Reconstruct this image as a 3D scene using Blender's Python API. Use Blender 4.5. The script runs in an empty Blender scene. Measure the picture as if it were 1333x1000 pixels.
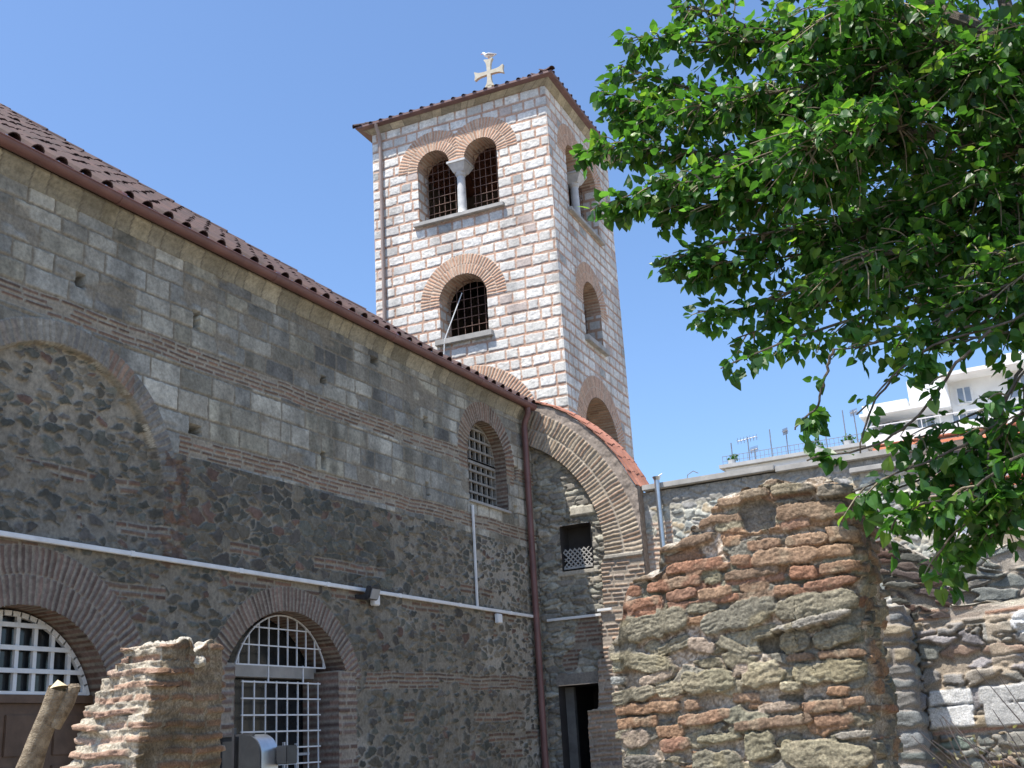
import bpy, math, random
import numpy as np
from mathutils import Vector, Matrix
random.seed(7)
rng = np.random.default_rng(11)
S = bpy.context.scene
COL = S.collection
RAD = math.radians

# ------------------------------------------------------------ camera, sky, sun, exposure
# the eye is the world origin; the ground lies 1.6 m below it
GZ = -1.6
PITCH, ROLL, YAW, FPX = RAD(17.546), RAD(3.4358), RAD(-26.502), 1493.05
def v3(*a): return np.array(a, float)
FWD = v3(math.sin(YAW)*math.cos(PITCH), math.cos(YAW)*math.cos(PITCH), math.sin(PITCH))
_r = v3(math.cos(YAW), -math.sin(YAW), 0); _d = np.cross(FWD, _r)
RGT = math.cos(ROLL)*_r + math.sin(ROLL)*_d
DWN = -math.sin(ROLL)*_r + math.cos(ROLL)*_d
cam = bpy.data.cameras.new('camera'); camo = bpy.data.objects.new('camera', cam); COL.objects.link(camo)
cam.sensor_fit = 'HORIZONTAL'; cam.sensor_width = 36; cam.lens = 36*FPX/1333
cam.clip_start = .05; cam.clip_end = 6000
M = Matrix.Identity(4)
for i in range(3):
    M[i][0], M[i][1], M[i][2] = RGT[i], -DWN[i], -FWD[i]
camo.matrix_world = M
S.camera = camo

SUN = v3(-.20, -.37, 1.0); SUN /= np.linalg.norm(SUN)
W = bpy.data.worlds.new('World'); S.world = W; W.use_nodes = True
nt = W.node_tree
sky = nt.nodes.new('ShaderNodeTexSky'); sky.sky_type = 'NISHITA'; sky.sun_disc = False
sky.sun_elevation = math.asin(SUN[2]); sky.sun_rotation = math.atan2(SUN[0], SUN[1]) % (2*math.pi)
sky.air_density = 1.0; sky.dust_density = 1.3; sky.ozone_density = 2.0; sky.altitude = 50
bgn = nt.nodes['Background']; bgn.inputs['Strength'].default_value = .138
tint = nt.nodes.new('ShaderNodeMix'); tint.data_type = 'RGBA'; tint.blend_type = 'MULTIPLY'; tint.inputs[0].default_value = 1
tint.inputs[7].default_value = (.86, 1.0, 1.15, 1)
nt.links.new(sky.outputs[0], tint.inputs[6]); nt.links.new(tint.outputs[2], bgn.inputs['Color'])
sl = bpy.data.lights.new('sun', 'SUN'); sl.energy = 5.0; sl.angle = RAD(.53); sl.color = (1.0, .95, .87)
so = bpy.data.objects.new('sun', sl); COL.objects.link(so)
so.rotation_euler = Vector(SUN).to_track_quat('Z', 'Y').to_euler()
S.view_settings.view_transform = 'Standard'; S.view_settings.look = 'None'
S.view_settings.exposure = .62; S.view_settings.gamma = 1
S.render.engine = 'CYCLES'

# ------------------------------------------------------------ helpers
def ray(x, y): return FWD + RGT*(x-666.5)/FPX + DWN*(y-500)/FPX
def at(x, y, Y):                      # the place on the plane Y = const that the photo shows at (x, y)
    v = ray(x, y); return v*(Y/v[1])
def hsh(i, j, s=0):
    h = (np.asarray(i, np.int64)*374761393 + np.asarray(j, np.int64)*668265263 + int(s)*974711) & 0xffffffff
    h = ((h ^ (h >> 13))*1274126177) & 0xffffffff
    return ((h ^ (h >> 16)) & 0xffff)/65536.0
def vn(x, y, s=0):
    xi = np.floor(x).astype(np.int64); yi = np.floor(y).astype(np.int64)
    fx = x-xi; fy = y-yi; fx = fx*fx*(3-2*fx); fy = fy*fy*(3-2*fy)
    a = hsh(xi, yi, s); b = hsh(xi+1, yi, s); c = hsh(xi, yi+1, s); d = hsh(xi+1, yi+1, s)
    return (a*(1-fx)+b*fx)*(1-fy) + (c*(1-fx)+d*fx)*fy
def fbm(x, y, s=0, o=3):
    t = 0; a = .5; n = 0
    for k in range(o):
        t = t + a*vn(x*2**k, y*2**k, s+17*k); n += a; a *= .5
    return t/n
def sm(x): x = np.clip(x, 0, 1); return x*x*(3-2*x)
def C3(*c): return np.array(c, float)
def pick(pal, r):                     # palette (n,3) sampled with an array of randoms
    pal = np.array(pal, float); return pal[np.minimum((r*len(pal)).astype(int), len(pal)-1)]
def mixc(C, m, col): m = m[..., None]; return C*(1-m) + col*m

def empty(name, label, cat, loc=(0, 0, 0), group=None):
    o = bpy.data.objects.new(name, None); COL.objects.link(o); o.location = Vector(loc)
    o.empty_display_size = .2
    o['label'] = label; o['category'] = cat
    if group: o['group'] = group
    return o
def tag(o, label, cat, group=None, kind=None):
    if label: o['label'] = label
    if cat: o['category'] = cat
    if group: o['group'] = group
    if kind: o['kind'] = kind
    return o
def worldloc(o):
    l = Vector(o.location)
    while o.parent: o = o.parent; l = l + Vector(o.location)
    return l
def link(name, me, mat, parent=None):
    o = bpy.data.objects.new(name, me); COL.objects.link(o)
    if mat: me.materials.append(mat)
    if parent:
        o.parent = parent; me.transform(Matrix.Translation(-worldloc(parent)))
    return o
def np_mesh(name, P, F, Cv=None, smooth=True):
    me = bpy.data.meshes.new(name)
    P = np.ascontiguousarray(P, np.float32); F = np.ascontiguousarray(F, np.int32); k = F.shape[1]
    me.vertices.add(len(P)); me.vertices.foreach_set('co', P.ravel())
    me.loops.add(F.size); me.loops.foreach_set('vertex_index', F.ravel())
    me.polygons.add(len(F)); me.polygons.foreach_set('loop_start', np.arange(len(F), dtype=np.int32)*k)
    me.polygons.foreach_set('use_smooth', np.full(len(F), smooth))
    if Cv is not None:
        ca = me.color_attributes.new('Col', 'FLOAT_COLOR', 'POINT')
        ca.data.foreach_set('color', np.c_[np.clip(Cv, 0, 1), np.ones(len(Cv))].astype(np.float32).ravel())
    me.update(); me.validate()
    return me
def grid_faces(nv, nu, flip=False):
    i = np.arange(nv*nu).reshape(nv, nu)
    f = np.stack([i[:-1, :-1], i[:-1, 1:], i[1:, 1:], i[1:, :-1]], -1).reshape(-1, 4)
    return f[:, ::-1] if flip else f
def surf(name, P, C, mat, parent, keep=None, flip=False, smooth=True):
    nv, nu = P.shape[:2]
    F = grid_faces(nv, nu, flip)
    if keep is not None:
        k = (keep[:-1, :-1] & keep[:-1, 1:] & keep[1:, 1:] & keep[1:, :-1]).ravel(); F = F[k]
        used = np.zeros(nv*nu, bool); used[F.ravel()] = True
        ix = np.cumsum(used)-1
        return link(name, np_mesh(name, P.reshape(-1, 3)[used], ix[F], C.reshape(-1, 3)[used], smooth), mat, parent)
    return link(name, np_mesh(name, P.reshape(-1, 3), F, C.reshape(-1, 3), smooth), mat, parent)
class Frame:                          # a wall plane: u along, v up, h outward
    def __init__(s, o, ex, n): s.o = v3(*o); s.ex = v3(*ex); s.n = v3(*n); s.ez = v3(0, 0, 1); s.flip = np.dot(np.cross(s.ex, s.ez), s.n) < 0
    def P(s, U, V, H): return s.o + U[..., None]*s.ex + V[..., None]*s.ez + H[..., None]*s.n
    def p(s, u, v, h=0): return s.o + u*s.ex + v*s.ez + h*s.n
def arch_pts(c, zs, R, half, zb, n=40):  # outline of an arched opening, from bottom left over the crown to bottom right
    a = math.asin(min(1, half/R)); zc = zs - R*math.cos(a) if half < R else zs
    pts = [(c-half, zb)]
    k0 = max(2, int((zs-zb)/.1))
    pts += [(c-half, zb+(zs-zb)*i/k0) for i in range(1, k0)]
    pts += [(c+R*math.sin(t), zc+R*math.cos(t)) for t in np.linspace(-a, a, n)]
    pts += [(c+half, zs-(zs-zb)*i/k0) for i in range(1, k0+1)]
    return pts
def in_arch(U, V, c, zs, R, half, zb):
    a = math.asin(min(1, half/R)); zc = zs - R*math.cos(a) if half < R else zs
    return ((abs(U-c) < half) & (V > zb) & (V <= zs)) | ((V > zs) & ((U-c)**2+(V-zc)**2 < R*R))
def reveal(name, fr, pts, d0, d1, colf, mat, parent, nd=14):
    pts = np.array(pts); seg = np.r_[0, np.cumsum(np.linalg.norm(np.diff(pts, axis=0), axis=1))]
    s = np.arange(0, seg[-1], .02); u = np.interp(s, seg, pts[:, 0]); v = np.interp(s, seg, pts[:, 1])
    d = np.linspace(d0, d1, nd)
    Sg, D = np.meshgrid(s, d); U = np.tile(u, (nd, 1)); V = np.tile(v, (nd, 1))
    P = fr.P(U, V, -D); C = colf(Sg, D, U, V)
    return surf(name, P, C, mat, parent)

class MB:                             # collects boxes, tubes, prisms into ONE mesh
    def __init__(s): s.v = []; s.f = []
    def add(s, v, f): b = len(s.v); s.v += [tuple(map(float, p)) for p in v]; s.f += [tuple(i+b for i in q) for q in f]; return s
    def box(s, c, d, ax=None):
        ax = ax or ((1, 0, 0), (0, 1, 0), (0, 0, 1)); ax = [v3(*a) for a in ax]; c = v3(*c)
        vs = [c + ax[0]*d[0]/2*i + ax[1]*d[1]/2*j + ax[2]*d[2]/2*k for i in (-1, 1) for j in (-1, 1) for k in (-1, 1)]
        return s.add(vs, [(0, 1, 3, 2), (4, 6, 7, 5), (0, 4, 5, 1), (2, 3, 7, 6), (0, 2, 6, 4), (1, 5, 7, 3)])
    def tube(s, pts, r, n=8, cap=True):
        pts = [v3(*p) for p in pts]; rs = r if hasattr(r, '__len__') else [r]*len(pts)
        vs = []; fs = []
        prev = None
        for i, p in enumerate(pts):
            t = pts[min(i+1, len(pts)-1)]-pts[max(i-1, 0)]; t = t/(np.linalg.norm(t)+1e-9)
            if prev is None:
                a = v3(0, 0, 1) if abs(t[2]) < .9 else v3(1, 0, 0); x = np.cross(t, a)
            else: x = prev - t*np.dot(prev, t)
            x /= np.linalg.norm(x)+1e-9; prev = x; y = np.cross(t, x)
            for k in range(n):
                a = 2*math.pi*k/n; vs.append(p+(x*math.cos(a)+y*math.sin(a))*rs[i])
        m = len(pts)
        for i in range(m-1):
            for k in range(n): fs.append((i*n+k, i*n+(k+1) % n, (i+1)*n+(k+1) % n, (i+1)*n+k))
        if cap: fs += [tuple(range(n))[::-1], tuple((m-1)*n+k for k in range(n))]
        return s.add(vs, fs)
    def prism(s, poly, d):            # planar polygon (3-D points) pushed along d
        a = [v3(*p) for p in poly]; b = [p+v3(*d) for p in a]; n = len(a)
        return s.add(a+b, [tuple(range(n))[::-1], tuple(range(n, 2*n))] + [(i, (i+1) % n, n+(i+1) % n, n+i) for i in range(n)])
    def build(s, name, mat, parent=None, smooth=False, bevel=0):
        me = bpy.data.meshes.new(name); me.from_pydata(s.v, [], s.f); me.update()
        import bmesh
        bm = bmesh.new(); bm.from_mesh(me); bmesh.ops.recalc_face_normals(bm, faces=bm.faces)
        if bevel: bmesh.ops.bevel(bm, geom=bm.edges[:], offset=bevel, segments=2, affect='EDGES', clamp_overlap=True)
        bm.to_mesh(me); bm.free()
        if smooth:
            for p in me.polygons: p.use_smooth = True
            me.set_sharp_from_angle(angle=RAD(40))
        return link(name, me, mat, parent)

# ------------------------------------------------------------ materials
def mat_base(name, rough=.85, metal=0):
    m = bpy.data.materials.new(name); m.use_nodes = True
    b = m.node_tree.nodes['Principled BSDF']; b.inputs['Roughness'].default_value = rough; b.inputs['Metallic'].default_value = metal
    return m, m.node_tree, b
def noise(nt, scale, detail=6, rough=.6):
    tc = nt.nodes.new('ShaderNodeTexCoord'); n = nt.nodes.new('ShaderNodeTexNoise')
    n.inputs['Scale'].default_value = scale; n.inputs['Detail'].default_value = detail; n.inputs['Roughness'].default_value = rough
    nt.links.new(tc.outputs['Object'], n.inputs['Vector']); return n
def ramp(nt, src, lo, hi, c0, c1):
    r = nt.nodes.new('ShaderNodeValToRGB'); r.color_ramp.elements[0].position = lo; r.color_ramp.elements[1].position = hi
    r.color_ramp.elements[0].color = (*c0, 1); r.color_ramp.elements[1].color = (*c1, 1)
    nt.links.new(src, r.inputs[0]); return r
def bump(nt, b, src, strength, dist):
    bp = nt.nodes.new('ShaderNodeBump'); bp.inputs['Strength'].default_value = strength; bp.inputs['Distance'].default_value = dist
    nt.links.new(src, bp.inputs['Height']); nt.links.new(bp.outputs[0], b.inputs['Normal'])
def mat_masonry(name, fine=60, bstr=.6, bdist=.01, var=.35):   # colour from the mesh's own stones, grain from noise
    m, nt, b = mat_base(name, .92); b.inputs['Specular IOR Level'].default_value = .2
    at_ = nt.nodes.new('ShaderNodeAttribute'); at_.attribute_name = 'Col'
    n = noise(nt, fine, 8, .65); r = ramp(nt, n.outputs[0], .3, .72, (1-var,)*3, (1+var*.8,)*3)
    mx = nt.nodes.new('ShaderNodeMix'); mx.data_type = 'RGBA'; mx.blend_type = 'MULTIPLY'; mx.inputs[0].default_value = 1
    nt.links.new(at_.outputs['Color'], mx.inputs[6]); nt.links.new(r.outputs[0], mx.inputs[7])
    nt.links.new(mx.outputs[2], b.inputs['Base Color'])
    n2 = noise(nt, fine*.6, 10, .7); bump(nt, b, n2.outputs[0], bstr, bdist)
    return m
def mat_noise(name, c0, c1, scale=8, rough=.8, metal=0, bstr=.2, bdist=.005, lo=.3, hi=.7):
    m, nt, b = mat_base(name, rough, metal)
    n = noise(nt, scale); r = ramp(nt, n.outputs[0], lo, hi, c0, c1); nt.links.new(r.outputs[0], b.inputs['Base Color'])
    n2 = noise(nt, scale*6); bump(nt, b, n2.outputs[0], bstr, bdist)
    return m
MW = mat_masonry('weathered masonry', 22, .6, .012, .35)
MT = mat_masonry('tower masonry', 22, .45, .01, .22)
MP = mat_masonry('ruin masonry', 90, 1.0, .010, .5)
M_white = mat_noise('white paint', (.62, .62, .62), (.78, .78, .77), 5, .5)
M_grille = mat_noise('white grille paint', (.55, .56, .58), (.72, .73, .74), 5, .5)
M_rust = mat_noise('rusted iron', (.12, .07, .055), (.22, .135, .105), 25, .8)
M_gutter = mat_noise('brown gutter paint', (.12, .055, .05), (.19, .09, .08), 3, .45)
M_tile = mat_noise('terracotta', (.27, .11, .07), (.46, .20, .13), 4, .8, 0, .4, .01)
M_tiledark = mat_noise('weathered terracotta', (.042, .026, .024), (.10, .053, .046), 3, .85, 0, .4, .01)
M_eave = mat_noise('eave board paint', (.13, .07, .065), (.2, .11, .1), 3, .5)
M_corn = mat_noise('cornice stone', (.30, .27, .21), (.47, .43, .35), 2.5, .9, 0, .4, .01)
M_marble = mat_noise('grey marble', (.42, .42, .42), (.62, .61, .59), 6, .6)
M_glass = mat_noise('dark window glass', (.012, .014, .016), (.03, .033, .036), 3, .12)
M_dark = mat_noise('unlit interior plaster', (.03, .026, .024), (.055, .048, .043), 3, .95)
M_wood = mat_noise('brown door wood', (.08, .042, .022), (.15, .085, .05), 5, .55)
M_frame = mat_noise('window frame wood', (.22, .2, .17), (.33, .3, .26), 6, .7)
M_conc = mat_noise('concrete', (.30, .29, .27), (.45, .43, .40), 4, .9)
M_plaster = mat_noise('white render', (.68, .68, .67), (.8, .8, .79), 1.2, .85)
M_steel = mat_noise('galvanised steel', (.42, .44, .46), (.6, .62, .64), 6, .35, .9, .05)
M_black = mat_noise('black plastic', (.025, .025, .028), (.05, .05, .055), 9, .45)
M_grey = mat_noise('dark grey sheet metal', (.03, .032, .036), (.055, .058, .062), 6, .45, .3)
M_awning = mat_noise('orange awning cloth', (.62, .20, .10), (.75, .28, .16), 4, .9)
M_bark = mat_noise('bark', (.07, .055, .042), (.17, .14, .11), 22, .95, 0, 1.0, .015)
M_log = mat_noise('smooth tan bark', (.17, .125, .08), (.42, .34, .235), 16, .9, 0, 1.0, .02, .36, .64)
M_cutwood = mat_noise('cut wood', (.52, .40, .22), (.68, .56, .36), 14, .8)
M_cross = mat_noise('pale stone cross', (.42, .39, .30), (.55, .52, .43), 8, .8)
M_ant = mat_noise('antenna metal', (.22, .22, .24), (.35, .35, .37), 6, .4, .6)
M_dry = mat_noise('dry stems', (.22, .16, .09), (.42, .34, .2), 9, .9)

# ------------------------------------------------------------ ground
m, gnt, gb = mat_base('dry earth', .95)
n = noise(gnt, .6, 8); r = ramp(gnt, n.outputs[0], .35, .7, (.20, .165, .115), (.33, .275, .20)); gnt.links.new(r.outputs[0], gb.inputs['Base Color'])
n2 = noise(gnt, 12, 8); bump(gnt, gb, n2.outputs[0], .5, .03)
g = MB().add([(-4000, -4000, GZ), (4000, -4000, GZ), (4000, 4000, GZ), (-4000, 4000, GZ)], [(0, 1, 2, 3)]).build('ground', m)
tag(g, None, None, kind='structure')

# ------------------------------------------------------------ masonry patterns
def rubble(U, V, cw, ch, seed, jit=.85, warp=.35):
    wx = (fbm(U/cw*1.3, V/ch*1.3, seed+3, 2)-.5)*warp*2; wy = (fbm(U/cw*1.3+50, V/ch*1.3, seed+4, 2)-.5)*warp*2
    x = U/cw+wx; y = V/ch+wy; xi = np.floor(x).astype(np.int64); yi = np.floor(y).astype(np.int64)
    F1 = np.full(x.shape, 9.); F2 = F1.copy(); I = np.zeros(x.shape, np.int64); J = I.copy()
    for di in (-1, 0, 1):
        for dj in (-1, 0, 1):
            i = xi+di; j = yi+dj
            px = i+.5+jit*(hsh(i, j, seed)-.5); py = j+.5+jit*(hsh(i, j, seed+1)-.5)
            d = np.sqrt((x-px)**2+(y-py)**2)/(.65+.7*hsh(i, j, seed+2))
            n = d < F1
            F2 = np.where(n, F1, np.minimum(F2, d)); I = np.where(n, i, I); J = np.where(n, j, J); F1 = np.where(n, d, F1)
    return I, J, F1, F2
def rows_blocks(U, V, edges, wmin, wmax, joint, seed, vjoint=None):
    """coursed blocks: returns course index, block index, distance inside the block (negative in the joint)"""
    vjoint = joint if vjoint is None else vjoint
    edges = np.array(edges); R = np.clip(np.searchsorted(edges, V)-1, 0, len(edges)-2)
    B = np.zeros(U.shape, np.int64); du = np.zeros(U.shape)
    rg = np.random.default_rng(seed); u0, u1 = U.min(), U.max()
    for r in range(len(edges)-1):
        w = rg.uniform(wmin, wmax, int((u1-u0)/wmin)+4); e = u0 - rg.uniform(0, wmax) + np.r_[0, np.cumsum(w)]
        m = R == r
        if not m.any(): continue
        b = np.clip(np.searchsorted(e, U[m])-1, 0, len(e)-2); B[m] = b
        du[m] = np.minimum(U[m]-e[b], e[b+1]-U[m])
    dv = np.minimum(V-edges[R], edges[R+1]-V)
    return R, B, np.minimum(du-vjoint/2, dv-joint/2)
def ring(U, V, c, zc, r0, r1, pitch, frac, seed):
    """voussoir bricks in one ring: mask, brick-amount 0..1, brick id"""
    rr = np.hypot(U-c, V-zc); a = np.arctan2(U-c, V-zc); m = (rr >= r0) & (rr < r1) & (V > zc-.3)
    rm = (r0+r1)/2; k = a*rm/pitch + (vn(rr*9, a*6, seed)-.5)*.25
    ki = np.floor(k).astype(np.int64); f = abs(k-ki-.5)*2      # 0 at brick middle
    edge = np.minimum(rr-r0, r1-rr)
    b = sm((frac-f)/.3+.5)*sm(edge/.012)
    return m, b, ki
PB = [(.165, .105, .08), (.19, .115, .085), (.135, .09, .072), (.18, .125, .095), (.15, .10, .08)]      # weathered brick
PSD = [(.10, .10, .085), (.125, .115, .095), (.09, .09, .08), (.14, .125, .10), (.11, .112, .095), (.15, .13, .10), (.105, .095, .085)]
MORT = C3(.275, .245, .20)
def brick_course(C, H, U, V, z0, z1, nrow, seed, mask, pal=PB, mort=MORT, hb=.012):
    e = np.linspace(z0, z1, nrow*2+1)     # brick, joint, brick, ...
    wob = (fbm(U*1.5, V*0, seed, 2)-.5)*.05; Vw = V+wob
    ed = np.linspace(z0, z1, nrow+1); pitch = (z1-z0)/nrow
    R, B, d = rows_blocks(U, Vw, ed, .2, .42, pitch*.45, seed, .03)
    m = mask & (Vw > z0) & (Vw < z1)
    rnd = hsh(R, B, seed); miss = hsh(R, B, seed+5) < .12
    b = sm(d/.012+.3)*np.where(miss, .15, 1)
    mo = mort*(.8+.4*fbm(U*6, V*6, seed+8, 3))[..., None]
    c = mo*(1-b[..., None]) + pick(pal, rnd)*(.75+.5*hsh(R, B, seed+6))[..., None]*b[..., None]
    C[m] = c[m]; H[m] = (hb*b*(.5+hsh(R, B, seed+7)))[m]
    return C, H

# ============================================================ the basilica's long wall (plane X = -10)
BX = -10.0
church = empty('basilica', 'long shaded church of rubble, ashlar and brick with arched openings and tiled roof', 'church', (BX, 14, GZ))
FW = Frame((BX, 0, 0), (0, 1, 0), (1, 0, 0))
D1 = dict(c=8.45, zs=.45, R=1.26, half=1.26, zb=GZ)
D2 = dict(c=12.8, zs=1.2, R=1.47, half=1.285, zb=1.19)       # segmental head, jambs stand inside it
D2J = (11.68, 13.9)
W3 = dict(c=18.79, zs=5.24, R=.76, half=.76, zb=4.36)
BAc, BAz, BAR = 8.72, 3.04, 1.60
HOLES = [(8.86, 5.51, .13, .17), (10.81, 5.62, .12, .24), (13.60, 5.51, .12, .13), (16.56, 5.5, .13, .2), (13.58, 4.24, .10, .26), (16.56, 4.3, .11, .24), (10.85, 4.12, .22, .12), (19.86, 4.4, .14, .24), (15.0, 6.2, .2, .14), (20.0, 5.2, .12, .3)]
def wall_pattern(U, V):
    # --- rubble field
    t = fbm(U*.45+3, V*.6, 5, 3)
    Uj = U+(fbm(U*16, V*16, 22, 2)-.5)*.05; Vj = V+(fbm(U*16+9, V*16, 23, 2)-.5)*.04
    I, J, F1, F2 = rubble(Uj, Vj, .175, .10, 21)
    I2, J2, G1, G2 = rubble(Uj, Vj, .225, .135, 31)
    big = (V > 2.45) & (V < 3.75) & (U > 10.6) & (U < 15.6+1.2*(t-.5))
    rich = np.where(big, .10, .17) + .16*(t-.5)
    bigst = (fbm(U*.9, V*.9, 77, 2) > .56) | (big & (fbm(U*1.2, V*1.2, 78, 2) > .42))
    f1 = np.where(bigst, G1, F1); e = np.where(bigst, G2-G1, F2-F1)-rich
    ii = np.where(bigst, I2+1000, I); jj = np.where(bigst, J2+1000, J)
    e = np.where((hsh(ii, jj, 9) < .22) & ~big, -.1, e)          # gaps filled with mortar
    f1lim = .56+.25*hsh(ii, jj, 12)-np.where(big, -.25, .06)
    b = sm(e/.12+.3)*sm((f1lim-f1)/.1+.5)
    b = b*np.clip(.75+.5*fbm(U*7, V*7, 15, 2), 0, 1)
    rnd = hsh(ii, jj, 2); st = pick(PSD, rnd)*(.72+.72*hsh(ii, jj, 3))[..., None]
    isb = hsh(ii, jj, 4) < .045
    st = np.where(isb[..., None], C3(.16, .105, .085)*(.7+.5*hsh(ii, jj, 5))[..., None], st)
    st = st*(.75+.5*fbm(U*14, V*14, 6, 3))[..., None]
    dirt = fbm(U*.8, V*.7+9, 14, 4)
    mo = MORT*(.62+.5*dirt)[..., None]*(.7+.6*fbm(U*18, V*18, 7, 4))[..., None]
    mo = mixc(mo, sm((fbm(U*.7+20, V*.9, 44, 3)-.58)*6)*.5*(U > 12), C3(.46, .43, .38))
    C = mo*(1-b[..., None]) + st*b[..., None]
    H = .022*b*(.5+hsh(ii, jj, 8)) + .012*(fbm(U*10, V*10, 10, 3)-.5)
    # small brick pieces laid in loose courses
    for z, s in ((2.62, 1), (1.9, 2), (.45, 4), (-.2, 5), (2.2, 6), (.1, 8)):
        m = fbm(U*1.1, V*0+s*7., 60+s, 2) > .6
        brick_course(C, H, U, V, z, z+.085*2, 2, 60+s, m)
    brick_course(C, H, U, V, 2.9, 3.3, 4, 68, (U < 10.0) & (fbm(U*2, V*3, 61, 2) > .47))
    # --- ashlar courses above
    up = (V > 3.74) & (np.hypot(U-BAc, V-BAz) > BAR-.02)
    wv = (fbm(U*.8, V*1.2, 40, 2)-.5)*.05 - .008*(U-12); wu = (fbm(U*2, V*2, 41, 2)-.5)*.03
    ed = [3.60, 4.03, 4.30, 4.62, 4.90, 5.0, 5.22, 5.48, 5.72, 6.0, 6.22, 6.5]
    R, B, d = rows_blocks(U+wu, V+wv, ed, .24, .72, .022, 43)
    split = hsh(R, B, 47) < .25                                   # some blocks cut into two
    b = sm((d+(fbm(U*18, V*18, 57, 3)-.5)*.022)/.014+.2)
    r1 = hsh(R, B, 44)
    pal = [(.36, .335, .28), (.40, .38, .33), (.33, .31, .26), (.38, .355, .29), (.34, .33, .30), (.43, .41, .36), (.30, .285, .25), (.36, .335, .285), (.33, .325, .30)]
    st = pick(pal, r1)*(.60+.34*hsh(R, B, 45))[..., None]
    st = np.where((hsh(R, B, 46) < .045)[..., None], C3(.17, .165, .155), st)
    st = np.where((hsh(R, B, 49) < .05)[..., None], C3(.40, .38, .33), st)
    st = st*(.62+.76*fbm(U*6, V*6, 48, 5))[..., None]
    streak = sm((fbm(U*2.2, V*.35, 52, 3)-.5)*5)                    # rain streaks and soot
    st = st*(1-.38*streak)[..., None]; st = st*(.8+.4*fbm(U*.6+31, V*.9, 56, 3))[..., None]
    patch = sm((fbm(U*1.5+7, V*2.2, 51, 4)-.63)*14)                  # blocks lost under mortar
    b = b*(1-.8*patch)
    mo = C3(.20, .175, .14)*(.75+.5*fbm(U*12, V*12, 50, 3))[..., None]
    ca = mo*(1-b[..., None])+st*b[..., None]; ha = .014*b*(.6+.8*hsh(R, B, 53)) + .008*(fbm(U*9, V*9, 54, 3)-.5)
    C[up] = ca[up]; H[up] = ha[up]
    # --- brick bands
    sh = .016*(U-9.5)*0.9
    brick_course(C, H, U, V-.008*(U-9.5)-.02*np.maximum(0, U-14)/4, 4.94, 5.2, 4, 71, np.ones(U.shape, bool))
    brick_course(C, H, U, V-.012*(U-9.5), 3.74, 4.0, 4, 72, U > 10.45+.15*fbm(V*6, V, 5, 2))
    brick_course(C, H, U, V-.012*(U-14.4), .94, 1.2, 4, 73, (U > 14.2) & (fbm(U*2, V*3, 74, 2) > .3))
    # --- big blind arch, infill set back
    r = np.hypot(U-BAc, V-BAz); inn = (r < BAR) & (V > BAz-.1) | ((abs(U-BAc) < BAR-.02) & (V <= BAz-.1) & (V > 2.3))
    H = np.where(inn, H-.075*sm((BAR+.0-r)/.03)*np.where(V < 2.9, sm((V-2.35)/.6), 1), H)
    m, bb, k = ring(U, V, BAc, BAz, BAR, BAR+.28, .085, .75, 81)
    m &= V > 3.36
    vs = pick([(.20, .185, .165), (.25, .235, .21), (.17, .16, .15), (.22, .19, .165)], hsh(k, k*0, 82))*(.7+.6*fbm(U*8, V*8, 83, 3))[..., None]
    vs = np.where((U > 9.35)[..., None] & (U < 9.75)[..., None] & (r > BAR+.0)[..., None], vs*C3(1.15, .85, .72), vs)
    mo = C3(.24, .215, .18)*(.8+.4*fbm(U*14, V*14, 84, 2))[..., None]
    cc = mo*(1-bb[..., None])+vs*bb[..., None]; C[m] = cc[m]; H[m] = (.02+.012*bb)[m]
    rag = (abs(U-10.55-.1*(fbm(V*3, V, 85, 2)-.5)) < .16+.12*fbm(U*6, V*6, 86, 2)) & (V < 3.75) & (V > 2.3)
    cb = pick(PB, hsh(np.floor(U*7).astype(int), np.floor(V*14).astype(int), 87))*(.6+.8*fbm(U*12, V*20, 88, 3))[..., None]
    a = sm((fbm(U*9, V*16, 89, 2)-.42)*8)*rag; C = mixc(C, a*.85, cb); H = H+np.where(rag, .04*(fbm(U*7, V*12, 90, 3)-.5), 0)
    # --- brick rings round the openings
    def rings(c, zc, r0, r1, pitch, seed, zmin, pal, mort, fr=.55):
        nonlocal C, H
        m, bb, k = ring(U, V, c, zc, r0, r1, pitch, fr, seed); m &= (V > zmin)
        vs = pick(pal, hsh(k, k*0+3, seed+1))*(.7+.6*hsh(k, k*0, seed+2))[..., None]*(.75+.5*fbm(U*12, V*12, seed+3, 3))[..., None]
        mo = mort*(.75+.5*fbm(U*14, V*14, seed+4, 3))[..., None]
        cc = mo*(1-bb[..., None])+vs*bb[..., None]; C[m] = cc[m]; H[m] = (.004+.016*bb)[m]
    PD = [(.17, .115, .095), (.21, .145, .12), (.145, .105, .09), (.19, .14, .12)]
    ML = C3(.31, .27, .225)
    rings(D1['c'], .45, 1.24, 1.57, .082, 101, .42, PD, ML); rings(D1['c'], .45, 1.57, 1.88, .082, 105, .42, PD, ML)
    zc2 = 1.2-math.sqrt(1.47**2-1.285**2)
    rings(D2['c'], zc2, 1.46, 1.80, .08, 111, 1.1, PD, ML)
    # stilted brick frame of the upper window
    rings(W3['c'], W3['zs'], .74, 1.13, .085, 121, W3['zs']-.001, PB, C3(.27, .235, .195))
    side = (abs(U-W3['c']) > .74) & (abs(U-W3['c']) < 1.08) & (V < W3['zs']) & (V > 4.9)
    brick_course(C, H, U, V, 4.86, W3['zs'], 5, 125, side)
    # brick jamb beside the second door
    jb = ((U > 13.88) & (U < 14.28+.12*fbm(V*9, V, 131, 2))) & (V < 1.22)
    brick_course(C, H, U, V, -1.0, 1.2, 22, 132, jb, PD, ML)
    jb = ((U < 11.72) & (U > 11.35)) & (V < 1.22)
    brick_course(C, H, U, V, -1.0, 1.2, 22, 133, jb, PD, ML)
    jb = ((U > 9.65) & (U < 9.98)) & (V < .5)
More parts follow.
